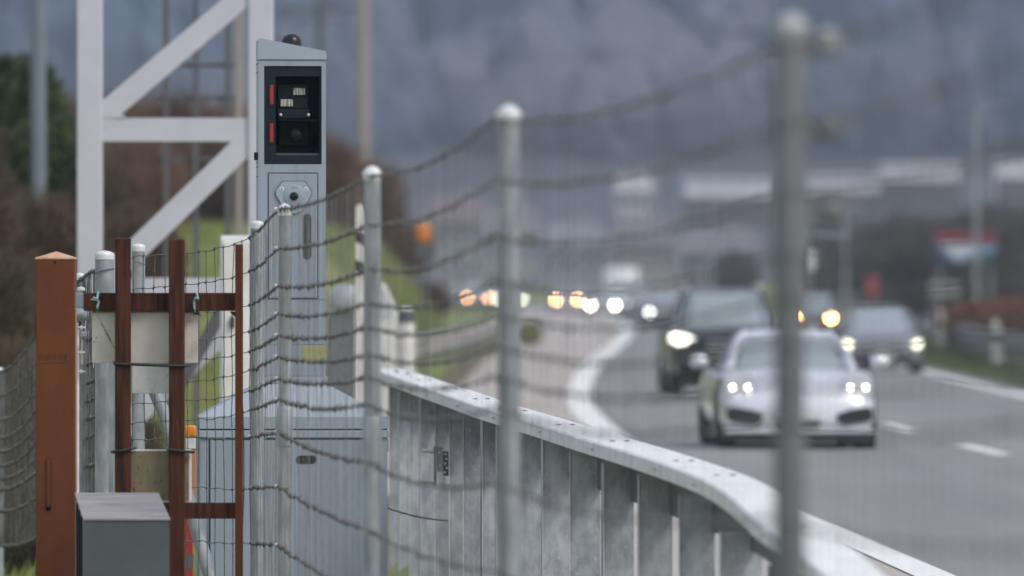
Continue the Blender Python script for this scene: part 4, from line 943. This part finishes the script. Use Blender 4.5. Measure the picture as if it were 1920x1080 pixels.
# fence B: runs away to the left
fb = thing('wire_fence', (W(150, 0, 320).x, F / 320, -.4), 'dense wire fence running away behind the orange post to the left edge', 'fence')
def zoff(z0, sc=1.0): return [z0 - o * sc for o in OFF[:10]]
nb_ = [(W(180, 0, 338).x, F / 338 + .02, zoff(W(0, 505, 338).z)), (W(146, 0, 326).x, F / 326, zoff(W(0, 528, 326).z)), (W(68, 0, 298).x, F / 298, zoff(W(0, 628, 298).z, .95)), (W(-8, 0, 278).x, F / 278, zoff(W(0, 700, 278).z, .86)), (W(-60, 0, 262).x, F / 262, zoff(W(0, 730, 262).z, .86))]
fence_run(fb, nb_, [0, .03, .05, .03], .06, .0045, .0024, M['wire'], M['wire'], seed=8, crimp=.003, kn=.012)
fence_post(150, 513, 318, fb, .032, 1); fence_post(-2, 690, 278, fb, .032, 1)
# gate frame behind orange post
s = 333; gt = thing('metal_gate', W(160, 1090, s), 'galvanised gate with wire mesh squeezed between orange post and corner post', 'gate')
MB().tube([W(147, 1090, s, .1), W(147, 545, s, .1)], .018, 12).build('gate_stile', M['galv'], gt, True)
MB().lathe(W(150, 545, s, .1), [(.024, 0), (.024, .012), (.014, .02), (.002, .023)], 14).build('stile_cap', M['cap'], gt, True)
MB().tube([W(140, 590, s, .06), W(180, 590, s, .06)], .034, 16).build('top_rail', M['galv'], gt, True)
MB().pbox(149, 622, 175, 632, s, .02, .06, .004).build('mesh_frame', M['galv'], gt)
MB().pbox(144, 606, 148, 1090, s, .0, .04, .002).build('flat_stile', M['galvbeam'], gt)
MB().pbox(172, 690, 178, 1090, s, .1, .14, .002).build('dark_stile', M['brace'], gt)
gm_ = MB()
for k in range(11): gm_.tube([W(150 + k * 2.1, 634, s, .04 + .004 * k), W(149 + k * 2.1, 1090, s, .04 + .004 * k)], .0016, 4, cap=False)
mo = gm_.build('mesh_wires', M['wirel'], gt); mo['kind'] = 'stuff'
MB().pbox(149.5, 633, 172, 1090, s, .13, .135).build('back_sheet', M['galv'], gt)
for y in (614, 661, 697): 
    MB().tube([W(146, y, s, -.03), W(160, y, s, -.03)], .006, 8).build('bolt', M['chrome'], gt, True)
    MB().pbox(151, y - 4, 155, y + 4, s, -.035, -.01, .002).build('nut', M['chrome'], gt)
MB().pbox(152, 638, 156, 684, s, -.03, -.01, .002).build('latch_bar', mat('brass_bar', (.42, .36, .25), .4, .3), gt)
MB().pbox(148, 603, 153, 617, s, -.028, .0, .001).build('latch_block', M['black'], gt)

# ================================================================== ORANGE POST
s = 368; D = F / s
t = thing('orange_post', W(104, 1090, s, .1), 'square orange-brown steel post with pointed cap at the left', 'post')
MB().pbox(67, 486, 140, 1095, s, 0, .21, .006, 2).build('shaft', M['orange'], t)
c = [W(66, 486, s, -.003), W(141, 486, s, -.003), W(141, 486, s, .213), W(66, 486, s, .213)]; c2 = [q + Vector((0, 0, .008)) for q in c]
MB().add(c + c2 + [W(103.5, 471, s, .105)], [[3, 2, 1, 0], [0, 1, 5, 4], [1, 2, 6, 5], [2, 3, 7, 6], [3, 0, 4, 7], [4, 5, 8], [5, 6, 8], [6, 7, 8], [7, 4, 8]]).build('pointed_cap', M['orangetop'], t)
MB().lathe(W(103, 492, s, -.002), [(3 / s, 0), (3 / s, .003)], 12, 'Y').build('hole', M['black'], t)
sl_ = MB().pbox(84.5, 858, 97, 953, s, -.0035, .001, .001).build('weld_strip', mat('weld_dark', (.05, .015, .008), .8, 0, (.12, .035, .014), 80), t)
MB().pbox(88, 860, 94, 950, s, -.009, -.0036, .002).build('strap', M['orange'], sl_)
MB().lathe(W(91, 953, s, -.008), [(4 / s, 0), (5 / s, .006)], 10, 'Y').build('weld_drop', M['bay'], sl_)
MB().pbox(64, 589, 67, 634, s, .03, .08, .002).build('edge_plate', mat('dark_red_plate', (.10, .012, .015), .5), t)
MB().pbox(140.2, 548, 142.5, 1090, s, .03, .06, .001).build('edge_strip', mat('yellowed_strip', (.45, .25, .10), .6), t)
# faded scribble, flat print on the post
scm = mat('faded_marker', (.13, .048, .025), .8)
scr = MB(); r = random.Random(2)
for (xa, xb) in ((72, 82), (84, 95), (97, 106), (109, 118), (121, 127)):
    P_ = [W(xa + (xb - xa) * i / 5, 669 + 7 * math.sin(i * 2.1 + xa) , s, -.0012) for i in range(6)]
    scr.tube(P_, .0016, 4)
scr.tube([W(74, 681, s, -.0012), W(100, 679, s, -.0012), W(127, 680, s, -.0012)], .0012, 4)
scr.build('faded_scribble', scm, t)

# ================================================================== BROWN TIMBER FRAME AND ITS BOARDS
s = 374; D = F / s
t = thing('timber_frame', W(300, 1090, s, .02), 'red-brown timber frame of uprights and crossbars carrying pale boards', 'frame')
def upright(x0, y0, x1, y1, lean=0):
    o = MB().pbox(x0, y0, x1, y1, s, -.03, .045, .004).build('upright', M['wood'], t)
    MB().pbox(x0 + .8, y0 - .7, x1 - .8, y0 + .3, s, -.027, .042).build('sawn_top', M['woodend'], o)
upright(216, 447, 245, 1095); upright(317, 449, 346, 1095)
o = MB().pbox(441, 458, 455.5, 1095, s, -.02, .03, .003).build('upright', M['wood'], t)
MB().pbox(156, 549, 441, 583, s, .046, .085, .003).build('crossbar', M['wood'], t)
MB().pbox(141, 550, 155.8, 576, s, .04, .08, .003).build('steel_end', mat('steel_end_grey', (.22, .25, .29), .4, .4), t)
MB().pbox(300, 943, 441, 973, s, .046, .08, .003).build('crossbar', M['wood'], t)
MB().prism([(W(a, 0, s).x, W(0, b, s).z) for a, b in ((429, 584), (441, 584), (441, 596))], D + .05, D + .078).build('bracket', M['wood'], t)
b1 = thing('board', W(271, 680, s, .06), 'large cream board hanging behind the uprights below the top crossbar', 'board')
MB().pbox(171, 584, 370, 681, s, .088, .10, .002).build('panel', M['board'], b1)
MB().pbox(171, 583, 370, 586.5, s, .0875, .101, .001).build('lower_edge', M['board3'], b1)
r = random.Random(9); st = MB()
for i in range(26):
    q = i / 25 ; x = 181 + 34 * q; y = 590 + 66 * q; w_ = r.uniform(.5, 2.4) * (1.5 if .25 < q < .75 else .7)
    st.add([W(x - w_, y - r.uniform(1, 3), s, .0872), W(x + w_ * r.uniform(.3, 1), y, s, .0872), W(x + r.uniform(-.5, 1), y + r.uniform(2, 5), s, .0872)], [[0, 1, 2]])
st.build('dirt_streak', M['stain'], b1, recalc=False)
for x, y in ((178.5, 633), (175, 641)): MB().lathe(W(x, y, s, .0855), [(1.4 / s, 0), (1.6 / s, .0015)], 8, 'Y').build('rust_spot', M['redplastic'] if y < 640 else M['stain'], b1)
b2 = thing('board', W(282, 738, s, .06), 'small white board below the large cream one', 'board')
MB().pbox(246, 684, 317.5, 738, s, .088, .098, .002).build('panel', M['board2'], b2)
b3 = thing('board', W(285, 940, s, .06), 'mossy brown board with white rim behind the lower uprights', 'board')
MB().pbox(212, 843, 358, 942, s, .064, .076, .002).build('rim', M['edge'], b3)
MB().pbox(216, 846, 353.5, 938.5, s, .0585, .0635, .001).build('panel', M['board3'], b3)
# cable ties and twine
def tie(pts, label, r_=.0085):
    tag(MB().tube([W(x, y, s, dy) for x, y, dy in pts], r_, 6).build('cable_tie', M['tie'], None, True), label, 'cable tie', 'cable ties on the timber frame')
tie([(213, 680, .05), (216, 682, -.038), (231, 683, -.04), (246, 683, -.038), (300, 685, -.036), (330, 686, -.04), (347, 686, -.038), (356, 685, .05)], 'long black cable tie across both uprights under the cream board')
tie([(209, 848, .05), (215, 846.5, -.038), (231, 845, -.04), (246, 841, -.036), (253, 840, .05)], 'black cable tie round the left upright at the mossy board')
tie([(313, 841, .05), (318, 843, -.038), (332, 845, -.04), (347, 846, -.038), (362, 848, .05)], 'black cable tie round the middle upright at the mossy board')
def twine(pts, label, r_=.006):
    tag(MB().tube([W(x, y, s, dy) for x, y, dy in pts], r_, 6).build('twine', M['twine'], None, True), label, 'twine', 'blue twine ties on the timber frame')
twine([(181, 586, .08), (182, 575, .03), (185, 566, .03), (182, 562, .02), (171, 561, .02), (176, 558, .015), (182, 560, .015), (183, 552, .03), (184, 545, .035)], 'pale blue twine knotted round the crossbar at its left end', .006)
twine([(365, 588, .08), (364, 577, .03), (363, 565, .03), (366, 558, .02), (371, 561, .02), (369, 553, .03), (368, 548, .04)], 'pale blue twine knotted round the crossbar right of the middle upright', .006)
tw = MB()
for a, b in (((364, 586), (377, 592)), ((366, 590), (372, 583)), ((362, 588), (374, 587))): tw.tube([W(*a, s, .03), W(*b, s, .02)], .003, 5)
tag(tw.build('wire_scrap', M['tie'], None), 'dark scrap of wire stuck under the right twine knot', 'wire')
tag(MB().tube([W(359, 592, s, .06), W(354, 603, s, .05)], .006, 6).build('dry_leaf', mat('dry_leaf', (.40, .22, .07), .8), None), 'small dry brown leaf below the right twine knot', 'leaf')

# ================================================================== WARNING LAMP ON RED-WHITE POST
s = 338; t = thing('barricade_lamp', W(357, 1090, s, .1), 'amber warning lamp on an orange-red post behind the timber frame', 'warning lamp')
MB().pbox(346, 798, 367.5, 819, s, .02, .10, .012, 3).build('lamp_shade', M['amber'], t, True)
MB().pbox(348, 822, 366, 842, s, .03, .09, .004).build('lamp_holder', M['cap'], t)
MB().pbox(350, 845, 367, 950, s, .03, .07, .003).build('reflector_board', mat('faded_red', (.42, .17, .10), .6), t)
MB().pbox(346, 951, 361, 1095, s, .03, .08, .004).build('post', M['redplastic'], t)
MB().pbox(345.5, 1040, 361.5, 1066, s, .028, .082).build('grey_band', M['brace'], t)

# ================================================================== GREY BOX IN FRONT
s = 388; D = F / s
t = thing('grey_junction_box', W(240, 1100, s, .15), 'dark grey steel box with sloping pale lid in the foreground', 'junction box')
zt = W(0, 976, s).z; xA, xB = W(158, 0, s).x, W(318, 0, s).x; xC, xD_ = W(135, 0, s).x, W(290, 0, s).x
zk = W(0, 931, s).z
v = [Vector((xA, D, -.35)), Vector((xB, D, -.35)), Vector((xB, D, zt)), Vector((xA, D, zt)), Vector((xC, D + .34, -.35)), Vector((xD_, D + .34, -.35)), Vector((xD_, D + .34, zk)), Vector((xC, D + .34, zk))]
MB().add(v, [[0, 1, 2, 3], [1, 5, 6, 2], [5, 4, 7, 6], [4, 0, 3, 7], [3, 2, 6, 7], [0, 4, 5, 1]]).build('body', M['greybox'], t)
e = .006
a, b, c_, d2 = Vector((xA - .004, D - .006, zt + .001)), Vector((xB + .004, D - .006, zt + .001)), Vector((xD_ + .004, D + .345, zk + .003)), Vector((xC - .004, D + .345, zk + .003))
up = Vector((0, 0, .008))
MB().add([a, b, c_, d2, a + up, b + up, c_ + up, d2 + up], [[0, 3, 2, 1], [4, 5, 6, 7], [0, 1, 5, 4], [1, 2, 6, 5], [2, 3, 7, 6], [3, 0, 4, 7]]).build('lid', M['greytop'], t)
for k in (.25, .5, .75):
    p0 = Vector((xA, D, -.3)).lerp(Vector((xC, D + .34, -.3)), k); p1 = Vector((xA, D, zt)).lerp(Vector((xC, D + .34, zk)), k) - Vector((0, 0, .01))
    MB().tube([p0 + Vector((-.003, 0, 0)), p1 + Vector((-.003, 0, 0))], .005, 5).build('side_rib', M['bay'], t)
MB().lathe(Vector((xA + .0, D - .002, W(0, 1066, s).z)), [(.008, 0), (.008, .006)], 10, 'Y').build('rivet', M['brace'], t)
